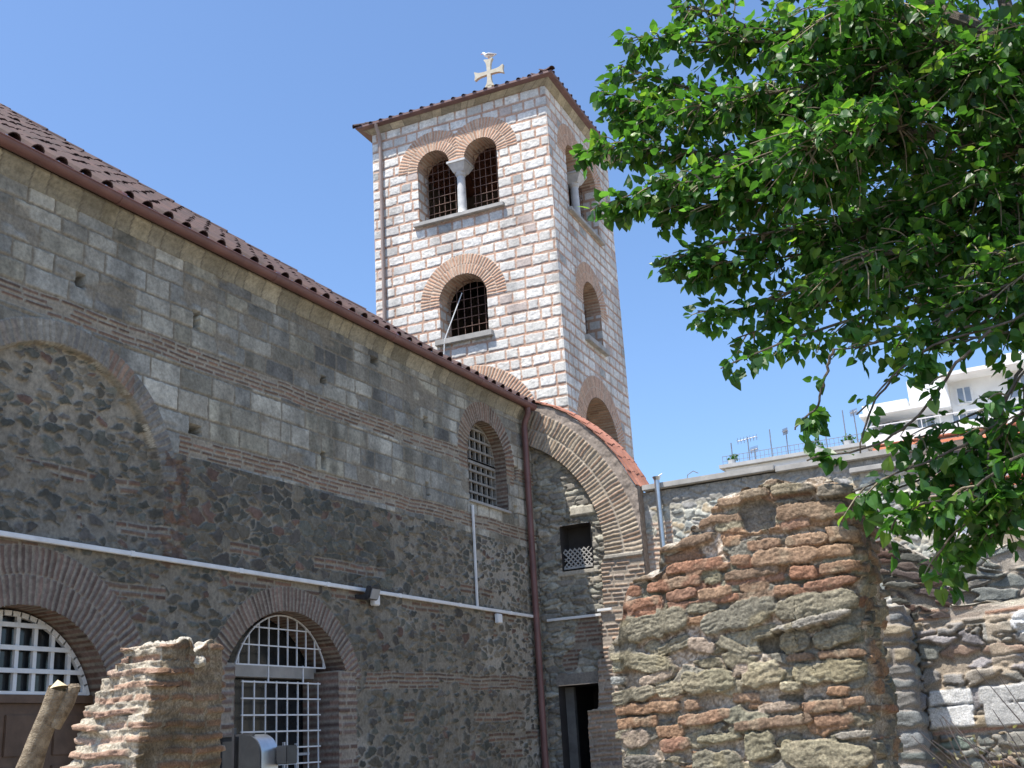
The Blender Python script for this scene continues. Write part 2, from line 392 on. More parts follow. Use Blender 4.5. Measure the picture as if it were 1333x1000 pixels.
    brick_course(C, H, U, V, -1.0, .45, 14, 134, jb, PD, ML)
    # --- putlog holes
    for (u, z, w, h) in HOLES:
        m = (abs(U-u) < w/2+.02*(fbm(V*15, U*0, 141, 2)-.5)) & (abs(V-z) < h/2)
        H = np.where(m, -.22, H); C[m] = C3(.12, .11, .1)
    for (u, z, w, h) in ((14.52, 2.93, .25, .4), (15.05, 2.85, .15, .3), (15.3, .72, .18, .12)):
        a = sm(1.3-np.hypot((U-u)/w, (V-z)/h)*1.6); H = H-.10*a*fbm(U*6, V*6, 142, 2)*1.5
    return C, H
un = [3.0]
while un[-1] < 21.3: un.append(un[-1] + (.04 if un[-1] < 7.3 else .0125+.0011*max(0, un[-1]-9)))
un = np.array(un); vnod = np.r_[np.arange(GZ, -.2, .05), np.arange(-.2, 6.42, .0125)]
U, V = np.meshgrid(un, vnod)
C, H = wall_pattern(U, V); C = C*np.where((V > 3.74)[..., None], C3(1.18, 1.16, 1.10), C3(.95, .95, .925))
jopen = (U > D2J[0]) & (U < D2J[1]) & (V <= 1.2)
sh_ = lambda d: dict(d, R=d['R']-.014, half=d['half']-.014)
op = in_arch(U, V, **sh_(D1)) | in_arch(U, V, **sh_(D2)) | jopen | in_arch(U, V, **sh_(W3))
wall = surf('wall', FW.P(U, V, H), C, MW, church, ~op, FW.flip)

def rev_brick(seed, pal=PB, mort=MORT, pitch=.085, tint=1.0):
    def f(Sg, D, U, V):
        k = np.floor(Sg/pitch).astype(np.int64); f_ = abs(Sg/pitch-k-.5)*2
        j = np.floor(D/.26+.5*(k % 2)).astype(np.int64); b = sm((.6-f_)/.2+.5)
        st = pick(pal, hsh(k, j, seed))*(.7+.6*hsh(k, j, seed+1))[..., None]
        mo = mort*(.8+.4*fbm(Sg*9, D*9, seed, 2))[..., None]
        return (mo*(1-b[..., None])+st*b[..., None])*tint
    return f
PD = [(.17, .10, .075), (.21, .13, .10), (.145, .10, .085), (.19, .13, .11)]
reveal('door_reveal', FW, arch_pts(**D1), -.012, .45, rev_brick(201, PD), MW, church, 24)
reveal('door_reveal', FW, arch_pts(D2['c'], 1.2, 1.47, 1.285, 1.19), -.012, .62, rev_brick(202, PD), MW, church, 24)
for u in D2J:
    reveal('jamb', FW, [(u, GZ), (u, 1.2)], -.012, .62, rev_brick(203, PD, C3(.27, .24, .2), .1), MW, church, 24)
for u0, u1 in ((11.5, D2J[0]), (D2J[1], 14.09)): MB().box((BX-.31, (u0+u1)/2, 1.185), (.60, u1-u0+.01, .02)).build('impost', M_frame, church)
MB().box((BX-.95, 12.2, 2.45), (.1, 18.4, 8.1)).build('light_backing', M_dark, church)  # added dark backing, stops sky light leaking through the openings
reveal('window_reveal', FW, arch_pts(**W3), -.012, .4, rev_brick(204), MW, church, 18)

# cornice of pale moulded stones under the gutter
def cornice_pattern(U, V):
    R, B, d = rows_blocks(U+.12*V, V, [0, 1], .18, .5, .012, 301)
    b = sm(d/.012+.2); st = pick([(.40, .36, .27), (.34, .31, .24), (.45, .41, .32), (.30, .275, .215), (.37, .34, .27)], hsh(R, B, 302))
    st = st*(.75+.45*hsh(R, B, 303))[..., None]*(.75+.5*fbm(U*7, V*3, 304, 3))[..., None]
    return C3(.2, .18, .15)*(1-b[..., None])+st*b[..., None], b*.005+(hsh(R, B, 305)-.5)*.008
cu = np.arange(3, 20.46, .018); prof = np.array([(0.0, 6.36), (.02, 6.38), (.03, 6.41), (.06, 6.46), (.11, 6.515), (.15, 6.545), (.155, 6.60), (.02, 6.61)])
cs = np.r_[0, np.cumsum(np.linalg.norm(np.diff(prof, axis=0), axis=1))]; ct = np.linspace(0, cs[-1], 22)
Uc, T = np.meshgrid(cu, ct); hx = np.interp(T, cs, prof[:, 0]); hz = np.interp(T, cs, prof[:, 1])
Cc, Hc = cornice_pattern(Uc, T/cs[-1]); Cc = Cc*C3(.80, .80, .79)
surf('cornice', FW.P(Uc, hz, hx+Hc), Cc, MW, church, None, FW.flip)
MB().box((BX-.12, 11.7, 6.53), (.26, 17.4, .12)).box((BX-.05, 20.45, 6.48), (.36, .06, .24)).build('cornice_core', M_corn, church)

# gutter, brackets, roof
GUZ = 6.655
gut = MB(); ga = [math.pi*(1+k/10) for k in range(11)]
for i, (r0, r1) in enumerate(((.085, .078),)):
    pr = [(BX+.235+r0*math.cos(a), GUZ+r0*math.sin(a)) for a in ga] + [(BX+.235+r1*math.cos(a), GUZ+r1*math.sin(a)) for a in ga[::-1]]
    gut.prism([(x, 3.0, z) for x, z in pr], (0, 17.5, 0))
gut.tube([(BX+.32, 3, GUZ), (BX+.32, 20.5, GUZ)], .011, 6)
gut = gut.build('gutter', M_gutter, church, True)
for k in range(49): MB().box((BX+.2, 3.2+.355*k, GUZ+.012), (.25, .03, .006)).build('gutter_bracket', M_steel, church)
for k, y in enumerate((9.15, 12.1, 15.2, 18.2)): MB().tube([(BX+.235, y, GUZ-.004), (BX+.235, y+.08, GUZ-.004)], .088, 14).build('gutter_joint', M_gutter, gut, True)

def barrel(mb, p, d, n, r0, r1, seg=6):   # one cover tile: half tube from p along d, normal n
    d = v3(*d); n = v3(*n); L = np.linalg.norm(d); t = d/L; x = np.cross(t, n)
    vs = []
    for q, r in ((v3(*p), r0), (v3(*p)+d, r1)):
        for k in range(seg+1):
            a = math.pi*k/seg; vs.append(q + x*r*math.cos(a) + n*r*math.sin(a)*.9)
        for k in range(seg+1):
            a = math.pi*k/seg; vs.append(q + x*(r-.014)*math.cos(a) + n*(r-.014)*math.sin(a)*.9)
    m = seg+1; fs = [(k, k+1, 2*m+k+1, 2*m+k) for k in range(seg)] + [(k, m+k, m+k+1, k+1) for k in range(seg)] + [(m+k, 3*m+k, 3*m+k+1, m+k+1) for k in range(seg)]
    mb.add(vs, fs)
RP = RAD(37.6); tp = math.tan(RP); EX, EZ = BX+.20, 6.70
Y0, Y1 = 16.5, 20.62; RQ = RAD(30.5); tq = math.tan(RQ)     # the main slope ends in a hip; a flatter slope runs on to the corner
roof = MB()
roof.add([(EX, 3, EZ+.02), (EX, Y0, EZ+.02), (EX-12, Y0-12, EZ+.02+12*tp), (EX-12, 3, EZ+.02+12*tp)], [(0, 1, 2, 3)])
roof.add([(EX, Y0, EZ+.02), (EX, Y1, EZ+.02), (EX-12, Y1, EZ+12*tq), (EX-12, Y0-12, EZ+.02+12*tp)], [(0, 1, 2), (0, 2, 3)])
roof.add([(EX, Y1, EZ+.02), (EX, Y1, EZ-.1), (EX-12, Y1, EZ-.1), (EX-12, Y1, EZ+12*tq)], [(0, 1, 2, 3)])
roof.add([(EX, 3, EZ+.02), (EX, Y1, EZ+.02), (EX-.6, Y1, EZ-.12), (EX-.6, 3, EZ-.12)], [(0, 1, 2, 3)])
roof = roof.build('roof', M_tiledark, church)
ct = MB(); y = 3.2
while y < 20.5:
    pit_ = RP if y < Y0 else RQ; up = v3(-math.cos(pit_), 0, math.sin(pit_)); nn = v3(math.sin(pit_), 0, math.cos(pit_))
    L = min(Y0-y, 9.0)/math.cos(RP) if y < Y0 else 4.0; s = -.06
    while s < L:
        j = random.uniform(-.015, .015)
        barrel(ct, v3(EX, y+j, EZ+.03)+up*s+nn*random.uniform(-.004, .016), up*.44, nn+v3(0, random.uniform(-.07, .07), 0), .095, .078); s += .38
    y += .338
ct.build('cover_tile', M_tiledark, roof).__setitem__('kind', 'stuff')
hp = MB(); hd = v3(-1, -1, tp); hd = hd/np.linalg.norm(hd); hn = np.cross(np.cross(hd, v3(0, 0, 1)), hd); hn /= np.linalg.norm(hn); s = 0
while s < 15:
    barrel(hp, v3(EX+.02, Y0, EZ+.03)+hd*s+hn*random.uniform(.0, .02), hd*.42, hn+v3(random.uniform(-.06, .06), 0, 0), .095, .075); s += .34
hp.build('hip_tile', M_tiledark, roof).__setitem__('kind', 'stuff')

# downpipe at the corner
dp = MB().tube([(BX+.22, 20.25, 6.60), (BX+.22, 20.26, 6.46), (BX+.13, 20.28, 6.30), (BX+.11, 20.28, 6.18), (BX+.11, 20.28, GZ)], .062, 12).build('downpipe', M_gutter, church, True)
for z in (5.2, 3.3, 1.4, -.4): MB().tube([(BX+.11, 20.28, z), (BX+.11, 20.28, z+.05)], .07, 12).build('pipe_clip', M_gutter, dp, True)

# door 1: white arched transom lattice over a brown panelled door
mb = MB().box((BX-.37, D1['c'], -.43), (.05, 2.50, 2.34))
for u in (7.5, 8.12, 8.75, 9.38):
    for z0, z1 in ((-1.5, -.75), (-.62, .1), (.2, .62)): mb.box((BX-.34, u, (z0+z1)/2), (.03, .42, z1-z0))
door1 = mb.build('door', M_wood, church, False, .008)
MB().box((BX-.34, D1['c'], .78), (.09, 2.50, .085)).build('lintel', M_wood, door1)
def lattice(fr, dep, c, zs, R, half, zb, dx, dz, w, thick, mat, name, parent, rim=True, x0=None, z0=None, extra=0):
    mb = MB(); n = fr.n; ex = fr.ex; ez = fr.ez; a = math.asin(min(1, half/R)); zc = zs-R*math.cos(a) if half < R else zs
    def ztop(u): return zs if abs(u-c) > half else (zc+math.sqrt(max(0, R*R-(u-c)**2)))
    u = (x0 if x0 is not None else c-half+dx)
    while u < c+half-.02:
        z1 = ztop(u)
        if z1 > zb: mb.box(fr.p(u, (zb+z1)/2, -dep), (w, thick, z1-zb), (ex, n, ez))
        u += dx
    z = z0 if z0 is not None else zb+dz
    while z < zc+R-.03:
        h = half if z <= zs else math.sqrt(max(0, R*R-(z-zc)**2))
        mb.box(fr.p(c, z, -dep+thick*.55), (2*h+extra*2, thick*.9, w), (ex, n, ez)); z += dz
    if rim:
        pts = arch_pts(c, zs, R, half, zb, 28)
        rw = w*1.1
        for (a0, b0), (a1, b1) in zip(pts[:-1], pts[1:]):
            p = fr.p(a0, b0, -dep+thick*.2); q = fr.p(a1, b1, -dep+thick*.2); L = np.linalg.norm(q-p)
            if L < 1e-6: continue
            t = (q-p)/L; mb.box((p+q)/2, (L+rw*.3, rw, thick*1.25), (t, np.cross(n, t), n))
        mb.box(fr.p(c, zb, -dep), (2*half, thick*1.2, rw), (ex, n, ez))
    return mb.build(name, mat, parent)
tr = lattice(FW, .33, D1['c'], .83, 1.2, 1.14, .83, .235, .235, .048, .04, M_white, 'transom', door1, True, D1['c']-1.14+.12, None)
MB().prism([FW.p(a, b, -.39) for a, b in arch_pts(D1['c'], .83, 1.2, 1.14, .80, 24)], (-.02, 0, 0)).build('pane', M_glass, tr)

# door 2: white iron grille before a glazed door under a concrete lintel
w2 = MB().box((BX-.5, 12.8, 1.19), (.16, 2.3, .17)).build('lintel', M_conc, church)
gl = MB().box((BX-.66, 12.8, .3), (.02, 2.7, 3.9)).build('pane', M_glass, None)
lat = lattice(FW, .52, 12.8, .2, 9, 1.08, GZ, .27, .42, .035, .03, M_grille, 'glazed_door', church, False)
gl.parent = lat; gl.data.transform(Matrix.Translation(-worldloc(lat)))
g2 = lattice(FW, .22, 12.92, 1.24, 1.03, .97, 1.24, .205, .235, .017, .017, M_grille, 'upper_grille', church, True, 12.92-.97+.06, 1.50, .03)
mb = MB()
for i in range(8): mb.box((BX-.235, 12.12+.232*i, -.28), (.017, .017, 2.64))
for i in range(2): mb.box((BX-.235, (12.64, 13.4)[i], 1.14), (.017, .02, .24))
for i in range(13): mb.box((BX-.222, 12.93, 1.02-.212*i), (.017, 1.70, .02))
mb.build('lower_grille', M_grille, church)

# window 3
w3 = lattice(FW, .27, W3['c'], W3['zs'], .74, .74, 4.40, .205, .21, .04, .05, M_frame, 'window', church, True, W3['c']-.41, 4.62)
MB().box(FW.p(W3['c'], W3['zs']-.02, -.25), (1.48, .06, .09), ((0, 1, 0), (1, 0, 0), (0, 0, 1))).build('transom_bar', M_frame, w3)
MB().prism([FW.p(a, b, -.32) for a, b in arch_pts(W3['c'], W3['zs'], .75, .75, 4.37, 20)], (-.02, 0, 0)).build('pane', M_glass, w3)
MB().box(FW.p(W3['c'], 4.335, -.15), (.42, 1.6, .05)).build('sill', M_conc, church, False, .006)

# ============================================================ cross wall with the half arch (front plane Y = 20.6)
YA, YR = 20.6, 20.76
annex = empty('cross_wall', 'stone cross wall with brick half arch under a sloping strip of red tiles, beside the downpipe', 'wall', (-8.8, YA, GZ))
FA = Frame((0, YA, 0), (1, 0, 0), (0, -1, 0)); FR = Frame((0, YR, 0), (1, 0, 0), (0, -1, 0))
TILE = np.array([(-10.0, 6.84), (-9.79, 6.77), (-9.45, 6.65), (-9.09, 6.44), (-8.8, 6.21), (-8.54, 5.96), (-8.29, 5.69), (-8.08, 5.40), (-7.9, 5.06), (-7.72, 4.70)])
ci, ri, ce, re_ = (-11.08, 3.52), 2.60, (-11.45, 3.18), 3.78
def arch_pattern(U, V):
    dI = np.hypot(U-ci[0], V-ci[1])-ri; dE = re_-np.hypot(U-ce[0], V-ce[1])
    w = dI/np.maximum(dI+dE, 1e-3); a = np.arctan2(U+11.3, V-3.35)
    C = np.zeros(U.shape+(3,)); H = np.zeros(U.shape)
    # ragged mortar above the rings
    C[:] = C3(.30, .25, .21)*(.6+.8*fbm(U*10, V*10, 401, 3))[..., None]; H = .03*(fbm(U*9, V*9, 402, 3)-.5)
    inr = (dI > 0) & (dE > 0)
    k = a*3.2/.082+(vn(w*4, a*7, 403)-.5)*.35; ki = np.floor(k).astype(np.int64); f = abs(k-ki-.5)*2
    half = (w > .5).astype(np.int64)
    sp = np.minimum(abs(w-.5)*.8, 1)
    b = sm((.58-f)/.28+.5)*sm((sp-.012)/.02)
    st = pick([(.40, .31, .22), (.36, .27, .19), (.44, .36, .27), (.33, .23, .165), (.42, .34, .25), (.38, .26, .18)], hsh(ki, half, 404))*(.7+.5*hsh(ki, half, 405))[..., None]
    st = st*(.75+.5*fbm(U*14, V*14, 406, 3))[..., None]
    mo = C3(.40, .345, .275)*(.65+.6*fbm(U*16, V*16, 407, 3))[..., None]
    cc = mo*(1-b[..., None])+st*b[..., None]
    C[inr] = cc[inr]; H[inr] = (.022*b*(.4+.9*hsh(ki, half, 408)))[inr]
    # brick pier below the impost
    low = V < 3.42
    C2 = np.zeros_like(C)+C3(.34, .29, .235)*(.7+.5*fbm(U*12, V*12, 411, 3))[..., None]; H2_ = np.zeros(U.shape)
    brick_course(C2, H2_, U, V, -1.6, 3.38, 60, 412, np.ones(U.shape, bool), [(.31, .22, .16), (.35, .26, .19), (.27, .2, .155), (.24, .19, .16), (.36, .24, .165)], C3(.34, .29, .235), .02)
    C[low] = C2[low]; H[low] = H2_[low]
    for z0, z1 in ((3.36, 3.44), (.56, .62)):
        m = (V > z0) & (V < z1); C[m] = (C3(.36, .33, .28)*(.8+.4*fbm(U*8, V*8, 413, 2))[..., None])[m]; H[m] = .05
    return C, H
def pier_left(V): return np.interp(V, [-1.6, .56, .585, .6, 1.5, 1.52, 2.45, 2.47, 3.3, 3.4], [-9.14, -9.1, -9.08, -8.87, -8.80, -8.68, -8.66, -8.60, -8.58, -8.5])
ua = np.arange(-10.4, -7.6, .016); va = np.r_[np.arange(GZ, -.4, .05), np.arange(-.4, 6.9, .016)]
U, V = np.meshgrid(ua, va); C, H = arch_pattern(U, V)
dI = np.hypot(U-ci[0], V-ci[1])-ri
toptile = np.interp(U, TILE[:, 0], TILE[:, 1])-.03
keep = ((V >= 3.42) & (dI > 0) & (V < toptile) & (U < -7.68)) | ((V < 3.42) & (U > pier_left(V)) & (U < -7.68))
surf('arch', FA.P(U, V, H), C, MW, annex, keep, FA.flip)
mb = MB()   # body of the arch behind its face: soffit, sides
th = np.linspace(.0, 1.15, 40)
so_ = [(ci[0]+ri*math.cos(t), ci[1]+ri*math.sin(t)) for t in th]
for (x0, z0), (x1, z1) in zip(so_[:-1], so_[1:]): mb.add([(x0, YA+.01, z0), (x1, YA+.01, z1), (x1, YR, z1), (x0, YR, z0)], [(0, 1, 2, 3)])
zz = np.linspace(GZ, 3.42, 60)
for z0, z1 in zip(zz[:-1], zz[1:]):
    x0, x1 = pier_left(z0), pier_left(z1); mb.add([(x0, YA+.01, z0), (x1, YA+.01, z1), (x1, YR, z1), (x0, YR, z0)], [(0, 1, 2, 3)])
mb.box((-7.715, 20.76, 1.55), (.06, .28, 6.3))
mb.build('arch_soffit', mat_noise('soffit brick', (.2, .145, .11), (.34, .28, .22), 9, .95, 0, .6, .015), annex)
# recessed wall with its lattice window and dark doorway
def recess_pattern(U, V):
    I, J, F1, F2 = rubble(U, V, .30, .11, 431, .8, .3)
    e = F2-F1-.10; b = sm(e/.14+.3)
    st = pick([(.30, .29, .24), (.25, .235, .2), (.36, .34, .28), (.22, .2, .17), (.33, .29, .23)], hsh(I, J, 432))*(.6+.7*hsh(I, J, 433))[..., None]*(.75+.5*fbm(U*12, V*12, 434, 3))[..., None]
    mo = C3(.36, .33, .27)*(.55+.8*fbm(U*14, V*14, 435, 3))[..., None]
    return mo*(1-b[..., None])+st*b[..., None], .05*b*(.4+hsh(I, J, 436))+.02*(fbm(U*12, V*12, 437, 3)-.5)
WX0, WX1, WZ0, WZ1, DX0, DX1, DZ1 = -9.46, -8.80, 3.25, 4.15, -9.72, -8.76, 1.07
ur = np.arange(-10.4, -7.9, .02); vr = np.r_[np.arange(GZ, -.4, .06), np.arange(-.4, 6.7, .02)]
U, V = np.meshgrid(ur, vr); C, H = recess_pattern(U, V)
brick_course(C, H, U, V, 1.18, 2.35, 14, 439, fbm(U, V, 438, 2) > .52)
lt = (V > DZ1-.01) & (V < 1.29) & (U > DX0-.06); C[lt] = C3(.22, .2, .175); H[lt] = .05
wn = (U > WX0) & (U < WX1) & (V > WZ0) & (V < WZ1); dn = (U > DX0) & (U < DX1) & (V < DZ1)
sl_ = (U > WX0-.12) & (U < WX1+.1) & (V > WZ0-.09) & (V < WZ0); C[sl_] = C3(.42, .38, .31); H[sl_] = .07
sl_ = (U > -9.2) & (U < -8.68) & (V > 4.32) & (V < 4.50); C[sl_] = C3(.46, .42, .34)*(.8+.4*fbm(U*9, V*9, 3, 2))[sl_][:, None]; H[sl_] = .10
keep = ~(wn | dn) & (V < np.interp(U, TILE[:, 0], TILE[:, 1])-.15)
surf('recessed_wall', FR.P(U, V, H), C, MW, annex, keep, FR.flip)
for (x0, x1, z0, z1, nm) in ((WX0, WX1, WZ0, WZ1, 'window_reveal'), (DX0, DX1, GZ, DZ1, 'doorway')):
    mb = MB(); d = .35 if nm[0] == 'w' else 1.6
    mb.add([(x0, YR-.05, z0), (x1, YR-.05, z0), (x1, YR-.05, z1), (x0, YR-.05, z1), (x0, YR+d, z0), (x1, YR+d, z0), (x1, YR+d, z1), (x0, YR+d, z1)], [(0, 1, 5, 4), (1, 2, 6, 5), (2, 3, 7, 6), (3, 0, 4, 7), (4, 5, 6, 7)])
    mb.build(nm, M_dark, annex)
MB().box((DX0+.06, YR+.30, DZ1-1.6), (.24, .1, 3.16)).build('door_jamb', mat_noise('shade-dimmed stone jamb', (.10, .095, .085), (.17, .16, .145), 6, .9), annex)  # jamb colour kept dark to stand in for the doorway's shade
mb = MB()
for k in range(-3, 9):
    for s in (1, -1):
        p = v3(WX0+.10*k, YR+.06, WZ0+.08); q = p+v3(.36*s, 0, .36)
        pts = [p+(q-p)*t for t in np.linspace(0, 1, 7)]; pts = [x for x in pts if WX0-.01 < x[0] < WX1+.01]
        if len(pts) > 1: mb.tube(pts, .014, 5)
mb.box(((WX0+WX1)/2, YR+.06, WZ0+.06), (.66, .05, .04)); mb.build('window_lattice', M_conc, annex)
# sloping strip of flat tiles on top
mb = MB(); mort = MB()
seg = np.r_[0, np.cumsum(np.linalg.norm(np.diff(TILE, axis=0), axis=1))]
def tile_at(s): return v3(np.interp(s, seg, TILE[:, 0]), 0, np.interp(s, seg, TILE[:, 1]))
for row in range(4):
    s = 0.0
    while s < seg[-1]-.05:
        p = tile_at(s); q = tile_at(min(s+.40, seg[-1]+.0)); t = (q-p)/np.linalg.norm(q-p); nrm = v3(-t[2], 0, t[0]); nrm = nrm if nrm[2] > 0 else -nrm
        y0 = YA-.05+row*.26+random.uniform(-.008, .008)
        c = (p+q)/2+v3(0, y0+.13, 0)+nrm*(.012+random.uniform(0, .006)); tt = t+nrm*(.05); tt /= np.linalg.norm(tt); n2 = np.cross(tt, v3(0, 1, 0)); 
        mb.box(c, (.40, .245, .022), (tt, v3(0, 1, 0), n2))
        if row: barrel(mb, p+v3(0, y0, 0)+nrm*.01, (q-p)*1.05, nrm, .07, .08, 5)
        s += .355
mb.build('coping_tile', M_tile, annex).__setitem__('kind', 'stuff')
bp = MB()
for a, b in zip(TILE[:-1], TILE[1:]): bp.add([(a[0], YA, a[1]-.02), (b[0], YA, b[1]-.02), (b[0], YA+1.1, b[1]-.02), (a[0], YA+1.1, a[1]-.02)], [(0, 1, 2, 3)])
bp.build('coping_bed', M_conc, annex)

# ============================================================ bell tower
TH = RAD(3.58); XD = v3(math.cos(TH), math.sin(TH), 0); YD = v3(-math.sin(TH), math.cos(TH), 0)
T0 = v3(-10.50, 24.0, 0); TW, TD = 5.18, 4.9
tower = empty('bell_tower', 'square bell tower of white stone blocks and red brick with round arched windows', 'tower', (*(T0-XD*TW/2+YD*TD/2)[:2], GZ))
FF = Frame(T0, XD, -YD); FS = Frame(T0, YD, XD)
def tower_pattern(U, V, arches, seed, dull=1.0):
    pit = .292
    Vw = V+(fbm(U*.7, V*.7, seed, 2)-.5)*.03
    ed = np.arange(4.7, 17, pit)
    Uw = U+(fbm(U*3, V*3, seed+1, 2)-.5)*.03
    R, B, d = rows_blocks(Uw, Vw, ed, .27, .60, .066, seed+2, .048)
    rag = (fbm(U*11, V*11, seed+3, 3)-.5)*.03
    b = sm((d+rag)/.016+.35)
    thin = hsh(R, B, seed+4) < .13                                 # stone replaced by brickwork
    st = pick([(.68, .655, .60), (.73, .71, .66), (.63, .60, .55), (.72, .69, .63), (.66, .64, .60), (.74, .71, .66), (.60, .58, .54)], hsh(R, B, seed+5))
    st = np.where((hsh(R, B, seed+6) < .06)[..., None], C3(.40, .40, .38), st)
    st = np.where((hsh(R, B, seed+7) < .05)[..., None], C3(.55, .47, .42), st)
    rough = (hsh(R, B, seed+9) < .55)
    tx = fbm(U*13, V*17, seed+8, 4)
    st = st*np.where(rough, .62+.7*np.clip(tx+.12, 0, 1), .85+.25*tx)[..., None]
    brow = np.floor((Vw-4.7)/pit*1.0).astype(np.int64)
    bk = pick([(.55, .345, .245), (.51, .305, .21), (.58, .39, .29), (.53, .345, .26)], hsh(np.floor(U/.17).astype(int), np.floor(V/.05).astype(int), seed+10))
    bk = bk*(.72+.5*fbm(U*16, V*24, seed+11, 3))[..., None]
    bk = mixc(bk, sm((fbm(U*4, V*40, seed+12, 2)-.52)*9)*.6, C3(.52, .44, .36))
    C = bk*(1-b[..., None])+st*b[..., None]
    H = .013*b*(.6+.7*hsh(R, B, seed+13)) + np.where(rough, .014, .004)*b*(tx-.5) + .006*(fbm(U*14, V*14, seed+14, 2)-.5)
    wear = sm((fbm(U*2.4, V*.45, seed+15, 3)-.5)*4); C = C*(1-.20*wear)[..., None]; C = C*(.86+.28*fbm(U*1.1, V*1.1, seed+16, 3))[..., None]
    for (c, zc, r0, r1, zmin) in arches:
        nr = max(1, int(round((r1-r0)/.29)))
        for q in range(nr):
            a0 = r0+(r1-r0)*q/nr; a1 = r0+(r1-r0)*(q+1)/nr
            m, bb, k = ring(U, V, c, zc, a0, a1+.001, .085, .6, seed+20+q); m &= V > zmin
            vs = pick([(.52, .30, .195), (.55, .335, .225), (.49, .28, .185), (.53, .35, .245)], hsh(k, k*0+q, seed+21))*(.8+.4*hsh(k, k*0, seed+22))[..., None]
            vs = vs*(.8+.4*fbm(U*16, V*16, seed+23, 2))[..., None]
            mo = C3(.55, .45, .36)*(.8+.4*fbm(U*14, V*14, seed+24, 2))[..., None]
            cc = mo*(1-bb[..., None])+vs*bb[..., None]; C[m] = cc[m]; H[m] = (.008+.012*bb)[m]
    return C*dull, H
def twin(c): return [(c-.70, 14.89, .47), (c+.70, 14.89, .47)]
def face(fr, L, c, flipu, ops_low, seed, step, name):
    uu = np.linspace(0, L, int(L/step)+1); vv = np.arange(4.9, 16.45, .016)
    U, V = np.meshgrid(uu, vv); sg = -1 if flipu else 1; U = U*sg
    ar = [(c-.70, 14.89, .465, 1.06, 14.86), (c+.70, 14.89, .465, 1.06, 14.86), (c, 10.95, .67, 1.22, 10.9), (c, ops_low[0], 1.28, ops_low[2], ops_low[0]-.1)]
    C, H = tower_pattern(U, V, ar, seed)
    # left and right twin rings meet at the middle: recut the half that belongs to each
    for k, s in ((0, 1), (1, -1)):
        cx = c-.70 if k == 0 else c+.70
        m0 = ((U-c)*s < 0)
        C1, H1 = tower_ring(U, V, cx, seed+50)
        rr = np.hypot(U-cx, V-14.89); m = m0 & (rr > .465) & (rr < 1.06) & (V > 14.86) & (abs(U-c) < 1.2)
        C[m] = C1[m]; H[m] = H1[m]
    H = np.where(V > 16.36, H*.3, H)
    edge = np.minimum(abs(U), L-abs(U)); H = H-.02*(1-sm(edge/.03))
    H = np.where(edge < .02, 0, H)
    opn = in_arch(U, V, c-.70, 14.89, .47, .47, 13.33) | in_arch(U, V, c+.70, 14.89, .47, .47, 13.33) | ((abs(U-c) < .3) & (V > 13.33) & (V < 14.89))
    opn |= in_arch(U, V, c, 10.95, .67, .67, 9.94) | in_arch(U, V, c, ops_low[0], ops_low[1], ops_low[1], 5.0)
    fl = fr.flip ^ (sg < 0)
    return surf(name, fr.P(U, V, H), C, MT, tower, ~opn, fl)
def tower_ring(U, V, cx, seed):
    rr = np.hypot(U-cx, V-14.89); C = None; 
    Co = np.zeros(U.shape+(3,)); Ho = np.zeros(U.shape)
    for a0, a1, q in ((.46, .76, 0), (.76, 1.07, 1)):
        m, bb, k = ring(U, V, cx, 14.89, a0, a1, .085, .6, seed+q)
        vs = pick([(.52, .30, .195), (.55, .335, .225), (.49, .28, .185), (.53, .35, .245)], hsh(k, k*0+q, seed+2))*(.8+.4*hsh(k, k*0, seed+3))[..., None]*(.8+.4*fbm(U*16, V*16, seed+4, 2))[..., None]
        mo = C3(.55, .45, .36)*(.8+.4*fbm(U*14, V*14, seed+5, 2))[..., None]
        cc = mo*(1-bb[..., None])+vs*bb[..., None]; Co[m] = cc[m]; Ho[m] = (.008+.012*bb)[m]
    return Co, Ho
CF, CS = -2.63, 2.35
face(FF, TW, CF, True, (7.17, 1.3, 1.95), 500, .016, 'front_wall')
face(FS, TD, CS, False, (7.1, 1.3, 1.88), 560, .018, 'side_wall')
# the two hidden sides, floors
pw = MB()
A_, B_, C_, D_ = [T0-XD*TW, T0-XD*TW+YD*TD, T0+YD*TD, T0]
for p, q in ((A_, B_), (B_, C_)): pw.add([(*p[:2], GZ), (*q[:2], GZ), (*q[:2], 16.47), (*p[:2], 16.47)], [(0, 1, 2, 3)])
for p, q in ((A_, D_), (D_, C_)): pw.add([(*p[:2], GZ), (*q[:2], GZ), (*q[:2], 4.95), (*p[:2], 4.95)], [(0, 1, 2, 3)])
pw.build('rear_wall', mat_noise('tower rear masonry', (.13, .10, .085), (.3, .27, .24), 3, .9), tower)
ctr = T0-XD*TW/2+YD*TD/2
for z in (5.0, 9.6, 13.1): MB().box((*ctr[:2], z), (TW-.1, TD-.1, .1), (XD, YD, (0, 0, 1))).build('floor', M_dark, tower)
def rev_tower(seed):
    def f(Sg, D, U, V):
        pit = .292; R = np.floor((V-4.7)/pit).astype(np.int64); fz = (V-4.7)/pit-R
        j = np.floor(D/.35+.5*(R % 2)).astype(np.int64); fx = D/.35+.5*(R % 2)-j
        b = sm((np.minimum(fz, 1-fz)-.12)/.05)*sm((np.minimum(fx, 1-fx)-.07)/.05)
        st = pick([(.60, .58, .55), (.66, .64, .61), (.54, .53, .5)], hsh(R, j, seed))*(.75+.4*fbm(V*12, D*12, seed, 3))[..., None]
        return C3(.42, .28, .2)*(1-b[..., None])+st*b[..., None]
    return f
def rev_mix(seed, zs):
    a = rev_tower(seed); b = rev_brick(seed+1, [(.42, .26, .18), (.38, .24, .17), (.45, .3, .22)], C3(.46, .38, .3))
    return lambda Sg, D, U, V: np.where((V > zs)[..., None], b(Sg, D, U, V), a(Sg, D, U, V))
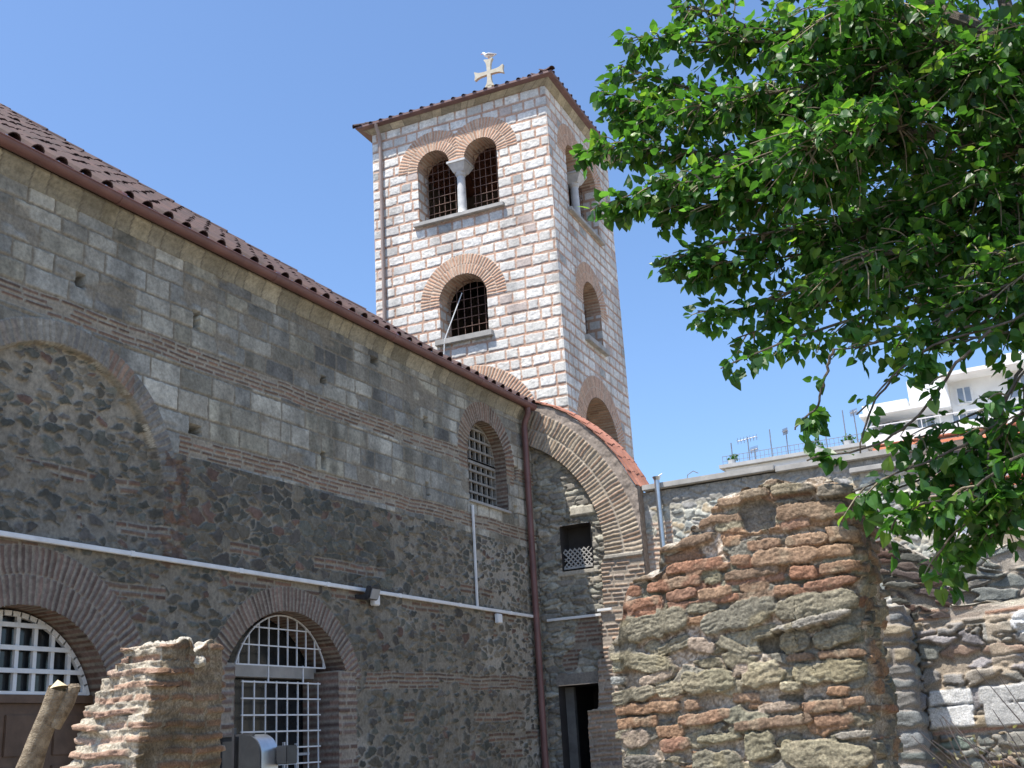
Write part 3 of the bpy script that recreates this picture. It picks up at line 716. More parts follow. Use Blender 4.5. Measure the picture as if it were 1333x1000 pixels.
def grille(fr, pts_in, u0, u1, z0, z1, dx, dz, dep, name):
    mb = MB(); u = u0+dx*.5
    while u < u1:
        zs = [z for z in np.arange(z0, z1, .03) if pts_in(u, z)]
        if zs: mb.box(fr.p(u, (z0+max(zs))/2, -dep), (.013, .013, max(zs)-z0), (fr.ex, fr.n, fr.ez))
        u += dx
    z = z0+dz*.6
    while z < z1:
        us = [q for q in np.arange(u0, u1, .03) if pts_in(q, z)]
        if us: mb.box(fr.p((min(us)+max(us))/2, z, -dep+.016), (max(us)-min(us), .011, .013), (fr.ex, fr.n, fr.ez))
        z += dz
    return mb.build(name, M_rust, tower)
def column(fr, c, dep):
    def lathe(mb, prof):
        n = 20; vs = []
        for r, z in prof:
            for k in range(n):
                a = 2*math.pi*k/n; vs.append(fr.p(c+r*math.cos(a), z, -dep+r*math.sin(a)))
        mb.add(vs, [(i*n+k, i*n+(k+1) % n, (i+1)*n+(k+1) % n, (i+1)*n+k) for i in range(len(prof)-1) for k in range(n)])
    mb = MB(); lathe(mb, [(.17, 13.33), (.17, 13.39), (.15, 13.41), (.13, 13.44), (.12, 13.6), (.108, 14.50), (.125, 14.52)])
    col = mb.build('column', M_marble, tower, True)
    mb = MB(); lathe(mb, [(.11, 14.5), (.135, 14.53), (.145, 14.56), (.17, 14.66)])
    a, b = .15, .25
    lo = [fr.p(c+sx*a, 14.6, -dep+sy*a) for sx, sy in ((-1, -1), (1, -1), (1, 1), (-1, 1))]; hi = [fr.p(c+sx*b, 14.82, -dep+sy*(b+.03)) for sx, sy in ((-1, -1), (1, -1), (1, 1), (-1, 1))]
    mb.add(lo+hi, [(0, 1, 2, 3), (4, 5, 6, 7)]+[(i, (i+1) % 4, 4+(i+1) % 4, 4+i) for i in range(4)])
    mb.box(fr.p(c, 14.855, -dep), (.54, .60, .06), (fr.ex, fr.n, fr.ez))
    mb.build('capital', M_marble, col)
for fr, c, nm, lowz in ((FF, CF, 'front', 7.17), (FS, CS, 'side', 7.1)):
    for s in (-1, 1):
        cc = c+s*.70
        pts = arch_pts(cc, 14.89, .47, .47, 13.33)
        inner = [p for p in pts if (p[1] >= 14.85) or (p[0]-cc)*s > 0]
        reveal('window_reveal', fr, inner, -.014, .6, rev_mix(600, 14.9), MT, tower, 20)
        grille(fr, lambda u, z, cc=cc: (abs(u-cc) < .47 and z <= 14.89) or (u-cc)**2+(z-14.89)**2 < .47**2, cc-.47, cc+.47, 13.33, 15.36, .165, .24, .40, 'window_grille')
    MB().box(fr.p(c, 14.87+.02, -.31), (.46, .58, .03), (fr.ex, fr.n, fr.ez)).build('impost', M_marble, tower)
    column(fr, c, .22)
    MB().box(fr.p(c, 13.27, -.2), (2.62, .64, .11), (fr.ex, fr.n, fr.ez)).build('sill', M_conc, tower, False, .012)
    reveal('window_reveal', fr, arch_pts(c, 10.95, .67, .67, 9.94), -.014, .6, rev_mix(605, 10.95), MT, tower, 20)
    grille(fr, lambda u, z: (abs(u-c) < .67 and z <= 10.95) or (u-c)**2+(z-10.95)**2 < .67**2, c-.67, c+.67, 9.94, 11.62, .20, .25, .40, 'window_grille')
    MB().box(fr.p(c, 9.86, -.2), (1.60, .66, .15), (fr.ex, fr.n, fr.ez)).build('sill', M_conc, tower, False, .012)
    reveal('arch_reveal', fr, arch_pts(c, lowz, 1.3, 1.3, 5.0), -.014, .6, rev_mix(610, lowz), MT, tower, 20)
    MB().prism([fr.p(a, b, -.6) for a, b in arch_pts(c, lowz, 1.32, 1.32, 5.0, 30)], -fr.n*.05).build('blind_panel', mat_noise('brown infill render', (.13, .10, .085), (.2, .16, .14), 4, .95), tower)
# cornice, eave, roof
def ring_prism(prof, name, mat, step=None, patt=None):  # mitred band swept round the square
    rows = []
    for off, z in prof:
        P = [T0-XD*(TW+off)-YD*off, T0+XD*off-YD*off, T0+XD*off+YD*(TD+off), T0-XD*(TW+off)+YD*(TD+off)]
        rows.append([(*p[:2], z) for p in P])
    mb = MB(); vs = [p for r in rows for p in r]
    mb.add(vs, [(i*4+k, i*4+(k+1) % 4, (i+1)*4+(k+1) % 4, (i+1)*4+k) for i in range(len(rows)-1) for k in range(4)])
    return mb.build(name, mat, tower)
def tower_cornice(fr, L, sg):
    prof = np.array([(-.01, 16.36), (.03, 16.37), (.06, 16.39), (.12, 16.43), (.17, 16.455), (.18, 16.475)]); cs = np.r_[0, np.cumsum(np.linalg.norm(np.diff(prof, axis=0), axis=1))]
    t = np.linspace(0, cs[-1], 12); u = np.linspace(0, 1, 320); Ug, Tg = np.meshgrid(u, t); hx = np.interp(Tg, cs, prof[:, 0]); hz = np.interp(Tg, cs, prof[:, 1])
    UU = (-hx+Ug*(L+2*hx))*sg
    Cc, Hc = cornice_pattern(Ug*L, Tg/cs[-1]); edge = sm(np.minimum(Ug, 1-Ug)*L/.05)
    surf('cornice', fr.P(UU, hz, hx+Hc*edge*.6), Cc*1.1, MT, tower, None, fr.flip ^ (sg < 0))
tower_cornice(FF, TW, -1); tower_cornice(FS, TD, 1)
ring_prism([(.0, 16.47), (.20, 16.475), (.30, 16.48), (.325, 16.485), (.335, 16.495), (.335, 16.55), (.30, 16.56)], 'eave', M_eave)
ap = ctr+v3(0, 0, 17.95)
mb = MB(); P = [T0-XD*(TW+.33)-YD*.33, T0+XD*.33-YD*.33, T0+XD*.33+YD*(TD+.33), T0-XD*(TW+.33)+YD*(TD+.33)]; P = [v3(*p[:2], 16.552) for p in P]
mb.add(P+[ap], [(0, 1, 4), (1, 2, 4), (2, 3, 4), (3, 0, 4)])
troof = mb.build('roof', M_tile, tower)
tt = MB()
for i in range(4):
    p, q = P[i], P[(i+1) % 4]; e = q-p; L = np.linalg.norm(e); e = e/L; inn = ctr-(p+q)/2; inn[2] = 0; inn /= np.linalg.norm(inn)
    dn = (ap-(p+q)/2); slope = dn/np.linalg.norm(dn); nrm = np.cross(e, slope); nrm = nrm if nrm[2] > 0 else -nrm
    s = .16
    while s < L-.1:
        run = min(s, L-s)/ (L/2)*np.linalg.norm(dn)-.1; t0 = -.02
        while t0 < run:
            barrel(tt, p+e*(s+random.uniform(-.01, .01))+slope*t0-nrm*.01, slope*.44, nrm, .058, .05, 6); t0 += .4
        s += .317
    h = (ap-p); h /= np.linalg.norm(h); hn = np.cross(np.cross(h, v3(0, 0, 1)), h); hn /= np.linalg.norm(hn); t0 = -.06
    while t0 < np.linalg.norm(ap-p): barrel(tt, p+h*t0+hn*.01, h*.42, hn, .085, .07, 6); t0 += .36
tt.build('roof_tile', M_tiledark, troof).__setitem__('kind', 'stuff')
# rain pipe on the tower front
tp_ = MB().tube([FF.p(-4.88, 16.50, .29), FF.p(-4.885, 16.40, .27), FF.p(-4.89, 16.22, .10), FF.p(-4.89, 16.05, .07), FF.p(-4.90, 6.0, .07)], .05, 10).build('drainpipe', mat_noise('faded brown pipe', (.28, .21, .18), (.38, .30, .26), 3, .6), tower, True)

# cross and gull on the tower roof
cz = 18.93; cc = ctr+v3(0, 0, 0)
fc = Frame((cc[0], cc[1], 0), XD, -YD)
arm = []
for k in range(4):
    a = k*math.pi/2; ca, sa = math.cos(a), math.sin(a)
    out = [(.058, .058), (.064, .25), (.085, .35), (.145, .455), (.13, .47), (0, .445), (-.13, .47), (-.145, .455), (-.085, .35), (-.064, .25)]
    arm += [(x*ca+y*sa, -x*sa+y*ca) for x, y in out[::-1]]
mb = MB().prism([fc.p(x, cz+z, -.05) for x, z in arm], fc.n*.1)
mb.box(fc.p(0, 18.2, 0), (.13, .1, .62), (fc.ex, fc.n, fc.ez)); mb.box(fc.p(0, 17.93, 0), (.3, .3, .16), (fc.ex, fc.n, fc.ez))
cross = mb.build('cross', M_cross, None, False)
tag(cross, 'pale stone cross with flared arms standing on top of the bell tower roof', 'cross')
gull = empty('seagull', 'white seagull with grey wings perched on top of the roof cross', 'bird', fc.p(0, cz+.44))
gp = [(.20, .10), (.14, .115), (.06, .14), (-.02, .165), (-.09, .20), (-.12, .245), (-.145, .275), (-.175, .28), (-.20, .272)]
gr = [.012, .03, .06, .072, .055, .036, .037, .03, .008]
gx = .0
M_gull = mat_noise('white feathers', (.72, .72, .71), (.82, .82, .81), 12, .8); M_wing = mat_noise('grey wing feathers', (.40, .41, .43), (.52, .53, .55), 12, .8)
MB().tube([fc.p(x+gx, cz+.44+z, 0) for x, z in gp], gr, 12).build('body', M_gull, gull, True)
for s in (-1, 1):
    MB().tube([fc.p(-.06, cz+.44+.175, .055*s), fc.p(.03, cz+.44+.165, .068*s), fc.p(.14, cz+.44+.14, .045*s), fc.p(.27, cz+.44+.125, .012*s)], [.02, .04, .03, .006], 8).build('wing', M_wing, gull, True)
    MB().tube([fc.p(0.01, cz+.44+.11, .025*s), fc.p(.015, cz+.44+.0, .025*s)], .008, 6).build('leg', M_awning, gull)
MB().tube([fc.p(-.20, cz+.44+.273, 0), fc.p(-.25, cz+.44+.262, 0)], [.012, .003], 6).build('beak', M_awning, gull)

# leaning rod in the lower tower window
rod = MB().tube([FF.p(-3.22, 9.2, .10), FF.p(-3.15, 9.9, .12), FF.p(-2.80, 11.25, -.3)], .014, 6).build('rod', M_white, None, True)
tag(rod, 'thin white rod leaning out of the single arched window of the bell tower', 'rod')

# ============================================================ conduits, lamp and boxes on the long wall
cond = MB().box((BX+.05, 13.3, 2.39), (.05, 13.9, .055)).build('conduit', M_white, None, False, .006)
tag(cond, 'long white cable trunking running level along the church wall above the arched doors', 'conduit')
for y in (7.9, 9.8, 11.7, 13.6, 15.5, 17.4, 19.3): MB().box((BX+.052, y, 2.39), (.06, .05+.03*hsh(int(y*10), 3), .064)).build('joint_cover', M_plaster, cond)
vc = MB().box((BX+.045, 18.06, 3.33), (.035, .05, 1.84)).build('conduit', M_white, None, False, .006)
tag(vc, 'short upright white cable trunking under the arched wall window', 'conduit')
ac = MB().box((-9.27, YR-.09, 2.33), (1.16, .04, .05)).box((-8.56, YA-.06, 2.40), (.3, .04, .05)).build('conduit', M_white, None, False, .006)
tag(ac, 'white cable trunking crossing the cross wall between the downpipe and the brick pier', 'conduit')
for i, (y, z, lab) in enumerate(((14.78, 2.26, 'small white junction box beside the black floodlight'), (18.78, 2.25, 'small white junction box hanging under the trunking near the downpipe'))):
    jb = empty('junction_box', lab, 'box', (BX+.04, y, z), 'junction boxes under the trunking')
    MB().box((BX+.075, y, z), (.07, .17, .17)).build('body', M_white, jb, False, .01)
    MB().box((BX+.112, y, z), (.012, .15, .15)).build('lid', M_plaster, jb, False, .004)
fl = empty('floodlight', 'small black floodlight mounted on the white trunking beside the second arched door', 'lamp', (BX+.1, 14.52, 2.31))
ax = ((.94, 0, -.34), (0, 1, 0), (.34, 0, .94))
MB().box((BX+.20, 14.52, 2.33), (.09, .26, .20), ax).build('housing', M_black, fl, False, .012)
MB().box((BX+.255, 14.52, 2.31), (.012, .21, .15), ax).build('glass', mat_noise('lamp glass', (.22, .23, .24), (.3, .31, .33), 4, .1), fl)
MB().box((BX+.09, 14.39, 2.28), (.18, .012, .05)).box((BX+.09, 14.65, 2.28), (.18, .012, .05)).box((BX+.02, 14.52, 2.28), (.03, .34, .06)).build('bracket', M_black, fl)

# ============================================================ coping wall behind (plane Y = 21) with its rain pipe
bw = empty('boundary_wall', 'pale rubble wall with flat concrete coping behind the big ruined pier', 'wall', (-5, 21, GZ))
FB = Frame((0, 20.86, 0), (1, 0, 0), (0, -1, 0))
def boundary_pattern(U, V):
    I, J, F1, F2 = rubble(U, V, .21, .13, 701, .85, .45)
    e = F2-F1-.13; b = sm(e/.14+.3)*sm((.62-F1)/.1+.5)
    st = pick([(.40, .40, .35), (.33, .35, .32), (.45, .42, .34), (.28, .29, .27), (.44, .36, .25), (.36, .35, .33)], hsh(I, J, 702))*(.65+.6*hsh(I, J, 703))[..., None]*(.75+.5*fbm(U*12, V*12, 704, 3))[..., None]
    mo = C3(.50, .475, .40)*(.65+.6*fbm(U*10, V*10, 705, 4))[..., None]
    C = mo*(1-b[..., None])+st*b[..., None]; H = .03*b*(.3+hsh(I, J, 706))+.02*(fbm(U*10, V*10, 707, 3)-.5)
    brick_course(C, H, U, V, 1.9, 4.0, 22, 708, (U < -7.15) & (fbm(U*2, V*2, 709, 2) > .3), [(.42, .27, .19), (.38, .25, .18), (.45, .33, .25)], C3(.5, .44, .37))
    brick_course(C, H, U, V, 3.3, 4.6, 14, 710, (U > -2.52), [(.36, .24, .17), (.33, .24, .18), (.40, .31, .23)], C3(.42, .37, .31), .03)
    sh = (V > 4.28) & (U < -2.5); C[sh] = (C3(.36, .34, .30)*(.7+.5*fbm(U*6, V*9, 711, 3))[..., None])[sh]
    return C, H
U, V = np.meshgrid(np.arange(-7.72, -2.2, .02), np.r_[np.arange(GZ, .8, .1), np.arange(.8, 4.71, .02)])
C, H = boundary_pattern(U, V)
surf('wall', FB.P(U, V, H), C, MW, bw, ((U < -2.5) | (V < 4.5)) & (V < 4.585), FB.flip)
mb = MB(); mb.add([(-2.215, 20.86, GZ), (-2.215, 22, GZ), (-2.215, 22, 4.5), (-2.215, 20.86, 4.5)], [(0, 1, 2, 3)]).add([(-7.7, 20.88, 4.60), (-2.215, 20.88, 4.49), (-2.215, 22, 4.49), (-7.7, 22, 4.60)], [(0, 1, 2, 3)])
mb.build('wall_end', mat_noise('rough brick end', (.26, .2, .16), (.4, .33, .27), 7, .95, 0, .8, .03), bw)
for cx_, cl_, cz_ in ((-6.35, 2.62, 4.665), (-3.76, 2.52, 4.62)): MB().box((cx_, 21.19, cz_), (cl_, .90, .11)).build('coping', M_conc, bw, False, .012)
MB().box((-3.05, 21.0, 4.38), (1.3, .5, .10)).build('ledge', M_conc, bw, False, .015)
rp = empty('rain_pipe', 'galvanised rain pipe on the coping wall just right of the brick half arch', 'pipe', (-7.32, 20.77, 2))
MB().tube([(-7.32, 20.70, 1.0), (-7.32, 20.70, 4.76)], .055, 12).build('pipe', M_steel, rp, True)
MB().tube([(-7.32, 20.70, 4.76), (-7.32, 20.70, 4.83)], [.055, .085], 12, False).tube([(-7.32, 20.70, 4.82), (-7.2, 20.72, 4.88)], .01, 5).build('pipe_head', M_steel, rp, True)
wf = MB().tube([(-6.85, 21.1, 4.7), (-6.82, 21.1, 4.86), (-6.7, 21.1, 4.92), (-6.6, 21.1, 4.86)], .010, 5).build('wire', M_ant, None)
tag(wf, 'bent bit of wire sticking up from the concrete coping', 'wire')

# ============================================================ ruins: solid blocks with masonry wrapped round them
def ruin(name, parent, x0, x1, y0, y1, zbase, ztop, mason, lean, sstep, zdense, rc=.05, mat=None, capC=None, coarse=.05, capn=14):
    """rectangle x0..x1, y0..y1; s runs from the front left corner along the front, right side, back and left side"""
    cor = [(x0, y0), (x1, y0), (x1, y1), (x0, y1)]; pts = []; nr = []
    for k in range(4):
        a = -math.pi/2+(k-.5)*math.pi/2
        cx = cor[k][0]+(rc if k in (0, 3) else -rc); cy = cor[k][1]+(rc if k in (0, 1) else -rc)
        for q in np.linspace(0, 1, 7):
            t = a-math.pi/4+ (q)*math.pi/2 + math.pi/4 - math.pi/4
            t = math.pi+ k*math.pi/2 + q*math.pi/2
            pts.append((cx+rc*math.cos(t), cy+rc*math.sin(t))); nr.append((math.cos(t), math.sin(t)))
    pts.append(pts[0]); nr.append(nr[0]); pts = np.array(pts); nr = np.array(nr)
    L = np.r_[0, np.cumsum(np.linalg.norm(np.diff(pts, axis=0), axis=1))]
    s = [0.0]
    while s[-1] < L[-1]:
        st = sstep if s[-1] < (x1-x0)+(y1-y0)+.1 else sstep*3
        s.append(s[-1]+st)
    s = np.array(s); s = s*L[-1]/s[-1]
    px = np.interp(s, L, pts[:, 0]); py = np.interp(s, L, pts[:, 1]); nx = np.interp(s, L, nr[:, 0]); ny = np.interp(s, L, nr[:, 1])
    l = np.hypot(nx, ny); nx /= l; ny /= l
    zt = ztop(px, py, s)
    zn = np.r_[np.arange(zbase, zdense, coarse), np.arange(zdense, zt.max()+1e-6, sstep)]; t = (zn-zbase)/(zn[-1]-zbase)
    # below zdense rows stay level; above it they stretch to the local top
    zc = zdense; Z = np.where(zn[:, None] < zc, zn[:, None], zc+(zn[:, None]-zc)/(zn[-1]-zc)*(zt[None, :]-zc))
    Sg = np.tile(s, (len(zn), 1)); PX = np.tile(px, (len(zn), 1)); PY = np.tile(py, (len(zn), 1)); NX = np.tile(nx, (len(zn), 1)); NY = np.tile(ny, (len(zn), 1))
    C, H = mason(Sg, Z, PX, PY, NX, NY)
    H = H.copy(); H[:, -1] = H[:, 0]*0+H[:, -1]
    dx, dy = lean(PX, PY, Z)
    X = PX+NX*H+dx; Y = PY+NY*H+dy
    P = np.stack([X, Y, Z], -1)
    P[:, -1] = P[:, 0]; C[:, -1] = C[:, 0]
    # rubble cap
    top = P[-1]; cen = top.mean(0); caps = []; cc = []
    for k in range(1, capn+1):
        f = 1-k/capn; q = cen+(top-cen)*f
        bumpz = (fbm(q[:, 0]*14, q[:, 1]*14, 811, 3)-.45)*.12
        q = q.copy(); q[:, 2] = q[:, 2]+bumpz*min(1, k/2)
        caps.append(q); v = capC if capC is not None else C3(.45, .40, .33)
        cc.append(v*(.6+.8*fbm(q[:, 0]*20, q[:, 1]*20, 812, 3))[:, None])
    P = np.concatenate([P, np.array(caps)]); C = np.concatenate([C, np.array(cc)])
    return surf(name, P, C, mat or MP, parent)

# --- the big pier on the right
PX0, PX1, PY0, PY1 = -2.27, -1.01, 5.5, 6.1
def z8(x, y): p = at(740+.4*x, 600+.4*y, PY0); return p[0], p[2]
# (x, y, width, height, tilt in degrees, kind, stand-out) measured on the photo: b brick, s grey-green slate, o olive stone, g dark grey stone, y pale yellow stone, h hollow
PST = [(620, 178, 120, 100, 0, 'g', -.03), (790, 165, 215, 52, -4, 'd', .04), (610, 108, 90, 30, -8, 'd', .04), (730, 95, 130, 34, -6, 'g', .05), (865, 100, 110, 40, -3, 'g', .06),
 (745, 208, 100, 36, -10, 'r', .03), (885, 240, 100, 50, -3, 'b', .045), (770, 258, 120, 36, -7, 'b', .03), (640, 272, 110, 36, -8, 'b', .025), (535, 262, 60, 34, -6, 'b', .02), (370, 272, 170, 34, -9, 'd', .045),
 (860, 294, 105, 42, -4, 'b', .04), (705, 312, 205, 52, -5, 'b', .045), (565, 324, 62, 32, -4, 'b', .03), (415, 342, 185, 34, -9, 'r', .03), (272, 330, 40, 36, -5, 'd', .02),
 (875, 348, 115, 38, -6, 'b', .04), (765, 362, 80, 46, -6, 'r', .04), (600, 366, 180, 34, -8, 'd', .03), (468, 380, 60, 40, -5, 'o', .02), (345, 402, 175, 36, -8, 'r', .03), (225, 378, 130, 28, -6, 'd', .03), (190, 428, 90, 36, -6, 'r', .02),
 (850, 398, 165, 30, -7, 'r', .035), (715, 420, 80, 32, -7, 'b', .03), (610, 410, 100, 30, -6, 'd', .02), (480, 428, 110, 36, -8, 'b', .03), (370, 438, 100, 36, -7, 'r', .03), (225, 468, 170, 34, -9, 'r', .03), (620, 438, 70, 24, -4, 'd', .02), (530, 446, 60, 24, -8, 'r', .02),
 (815, 468, 265, 78, -8, 's', .05), (560, 505, 260, 80, -16, 's', .05), (440, 480, 100, 36, -10, 's', .03), (262, 538, 265, 86, -12, 's', .055), (165, 510, 60, 34, -8, 'r', .02), (255, 492, 70, 26, -8, 'r', .02),
 (795, 530, 290, 34, -13, 'p', .085), (700, 590, 150, 70, 0, 'h', -.06), (545, 606, 110, 40, 28, 's', .04), (755, 585, 110, 70, -12, 's', .035), (890, 570, 140, 56, -18, 's', .06), (640, 566, 80, 24, -8, 's', .02),
 (235, 656, 205, 60, 5, 'o', .05), (160, 668, 60, 40, 0, 'y', .03), (345, 600, 120, 40, -20, 's', .02), (440, 600, 90, 50, 12, 'm', .02), (900, 626, 140, 32, -3, 'd', .035), (770, 636, 90, 26, -6, 'd', .02),
 (465, 718, 180, 72, -3, 'o', .06), (650, 695, 130, 80, -6, 'y', .05), (745, 732, 75, 34, -4, 'y', .06), (745, 770, 90, 26, 0, 'h', -.03), (790, 690, 90, 60, 18, 'o', .03), (900, 680, 150, 70, -2, 'o', .04),
 (215, 762, 150, 48, -9, 's', .055), (335, 745, 90, 50, -8, 'y', .03), (165, 716, 50, 26, 5, 'l', .04), (290, 706, 110, 34, -12, 'm', .03), (570, 680, 60, 34, -14, 'm', .02),
 (910, 745, 75, 34, 5, 'b', .04), (590, 770, 90, 32, -4, 'b', .015), (410, 792, 50, 36, -18, 'b', .03), (255, 805, 215, 34, -3, 'b', .03), (870, 795, 160, 40, -5, 'b', .04), (700, 800, 140, 30, -4, 'm', .02), (960, 780, 60, 30, -10, 'b', .03),
 (450, 835, 180, 38, -7, 'b', .035), (230, 850, 130, 36, -3, 'b', .025), (690, 850, 270, 36, -5, 'd', .04), (900, 840, 130, 40, -6, 'b', .03), (335, 880, 90, 44, 0, 'b', .025),
 (350, 925, 105, 44, -4, 'r', .03), (500, 900, 150, 30, -4, 'o', .03), (640, 925, 110, 90, -10, 'o', .05), (860, 955, 290, 95, 4, 'o', .07), (490, 985, 160, 80, 0, 's', .05), (220, 905, 90, 60, 0, 'm', .02), (240, 985, 100, 50, 5, 'g', .03), (960, 890, 110, 26, -3, 'p', .04)]
KC = dict(b=[(.37, .235, .15), (.40, .27, .185), (.34, .215, .145)], r=[(.36, .195, .13), (.33, .19, .135)], d=[(.28, .19, .13), (.25, .18, .13)], s=[(.25, .24, .185), (.275, .26, .20), (.23, .225, .185)], o=[(.29, .275, .195), (.32, .30, .215)], y=[(.40, .39, .29), (.43, .40, .29)], g=[(.21, .20, .18), (.17, .165, .15)], p=[(.33, .32, .29)], h=[(.23, .215, .18)], m=[(.40, .33, .27)], l=[(.34, .37, .37)])
def pier_mason(Sg, Z, PX, PY, NX, NY):
    U = Sg; V = Z
    # rough rubble and pinkish mortar everywhere, brick courses at the heights the photo shows
    I, J, F1, F2 = rubble(U, V, .17, .075, 821, .85, .5)
    e = F2-F1-.12; b = sm(e/.12+.3)*np.where(hsh(I, J, 825) < .3, 0, 1)
    st = pick([(.22, .22, .17), (.28, .26, .19), (.35, .22, .14), (.20, .20, .175), (.31, .29, .22)], hsh(I, J, 822))*(.65+.6*hsh(I, J, 823))[..., None]
    peb = sm((fbm(U*75, V*75, 826, 2)-.42)*7)
    mo = (C3(.40, .32, .25)*(1-peb[..., None])+C3(.80, .71, .62)*peb[..., None])*(.65+.6*fbm(U*10, V*10, 827, 3))[..., None]
    mo = mixc(mo, sm((.45-V)*6)*.55, C3(.36, .33, .27)*np.ones(3))
    H = .03*b*(.3+hsh(I, J, 824)) + .03*(fbm(U*7, V*9, 828, 4)-.5)+.018*(fbm(U*50, V*50, 838, 3)-.5)
    C = mo*(1-b[..., None])+st*b[..., None]
    bk = ((V > .50) | ((V < .09) & (V > -.06)) | (V < -.5)) & ((NX > .3) | (V > .5))
    if True:
        e_ = np.arange(-1.6, 1.4, .078); R, B, d = rows_blocks(U, V+(fbm(U*4, V*0, 830, 2)-.5)*.03, e_, .16, .34, .03, 831, .02)
        bb = sm((d+(fbm(U*22, V*22, 832, 2)-.5)*.02)/.012+.3)*np.where(hsh(R, B, 833) < .15, 0, 1)*bk
        c2 = pick(KC['b']+KC['r']+KC['d'], hsh(R, B, 834))*(.6+.5*hsh(R, B, 835))[..., None]
        C = mixc(C, bb, c2); H = np.where(bk, np.maximum(H, bb*.035*(.3+hsh(R, B, 836))), H)
    front = NY < -.6
    H = H-.016*front
    X = PX
    wx = (fbm(X*17, Z*17, 840, 5)-.5)*1.0; wz = (fbm(X*17+40, Z*17, 841, 5)-.5)*.9
    f70 = fbm(X*62, Z*78, 839, 3)
    for q, (x, y, w, h, ang, kd, out) in enumerate(PST):
        cx, czz = z8(x, y); kx = abs(z8(x+50, y)[0]-z8(x-50, y)[0])/100; kz = abs(z8(x, y-50)[1]-z8(x, y+50)[1])/100
        a = -math.radians(ang)-RAD(6.5)*(1-(y-500)/900.); 
        # the level line is tilted in the photo; take that out
        a = -math.radians(ang) - math.atan(.115*(1+(500-y)/900.))+RAD(1.5)
        hw, hh = w*kx/2, h*kz/2
        qx = X-cx+wx*min(.05, hh*.9); qz = Z-czz+wz*min(.05, hh*.9)
        u = (qx*math.cos(a)+qz*math.sin(a))/hw; v = (-qx*math.sin(a)+qz*math.cos(a))/hh
        pw = 5 if kd in 'brdg' else 3.4
        d = (abs(u)**pw+abs(v)**pw)**(1/pw)
        m = front & (d < 1.12)
        if not m.any(): continue
        bl = sm((1.04-d)/.045)
        col = pick(KC[kd], np.full(U.shape, (q*.37) % 1))
        if kd in 'sopygl':
            gr = fbm(u*1.5+q, v*5+wx*3, 842+q, 4); tx = fbm(X*26, Z*26, 843+q, 4)
            col = col*(.35+.65*gr+.65*tx)[..., None]; col = mixc(col, sm((fbm(X*8, Z*8, 850+q, 3)-.58)*8)*.5, C3(.33, .29, .18))
            hh_ = out*(.72 if kd in 'soy' else 1)*(1-.15*np.clip(d, 0, 1)**5)+.013*(gr-.5)+.006*(tx-.5)+.008*(f70-.5)
        else:
            tx = fbm(X*24, Z*30, 843+q, 4); col = col*(.6+.75*tx)[..., None]
            col = mixc(col, sm((fbm(X*9, Z*9, 850+q, 3)-.60)*8)*.6, C3(.36, .30, .22))
            hh_ = out*(1-.12*np.clip(d, 0, 1)**4)+.007*(tx-.5)+.009*(f70-.5)
        bl = np.where(m, bl, 0)
        C = mixc(C, bl, col); H = H*(1-bl)+hh_*bl
    dust = sm((fbm(U*3.2, V*4.5, 845, 4)-.38)*3.2)*.26+.06; C = mixc(C, dust, C3(.40, .335, .25)*(.7+.6*fbm(U*30, V*30, 846, 3))[..., None])
    C = C*C3(.86, .82, .78)*(.62+.76*fbm(U*95, V*110, 847, 3))[..., None]
    H = H - .04*sm((.25-abs(V+.02))/.2)*(fbm(U*2.5, V*2.5, 829, 2)-.3)
    return C, H
def pier_top(px, py, s):
    z = np.interp(px, [-2.30, -2.22, -2.16, -2.12, -1.98, -1.95, -1.84, -1.80, -1.70, -1.62, -1.5, -1.36, -1.24, -1.12, -1.0], [.44, .46, .70, .74, .80, .90, .93, .97, 1.05, 1.13, 1.15, 1.17, 1.15, 1.14, 1.08])
    z = z + (fbm(px*9, py*9, 861, 3)-.5)*.09
    return z-(py-PY0)*.25*0
def pier_lean(X, Y, Z):
    k = np.interp(Z, [-1.6, 0, .7, 1.2], [-.07, -.04, -.005, .0])
    return k*sm((X+2.1)/1.0)+np.where((X > -1.3), .03*(fbm(Y*4, Z*7, 862, 3)-.5)*2, 0), 0*X
pier = empty('ruined_pier', 'big sunlit ruined pier of brick courses and rough slate slabs on the right', 'ruin', (-1.65, 5.74, GZ))
ruin('masonry', pier, PX0, PX1, PY0, PY1, GZ, pier_top, pier_mason, pier_lean, .0052, -.33)

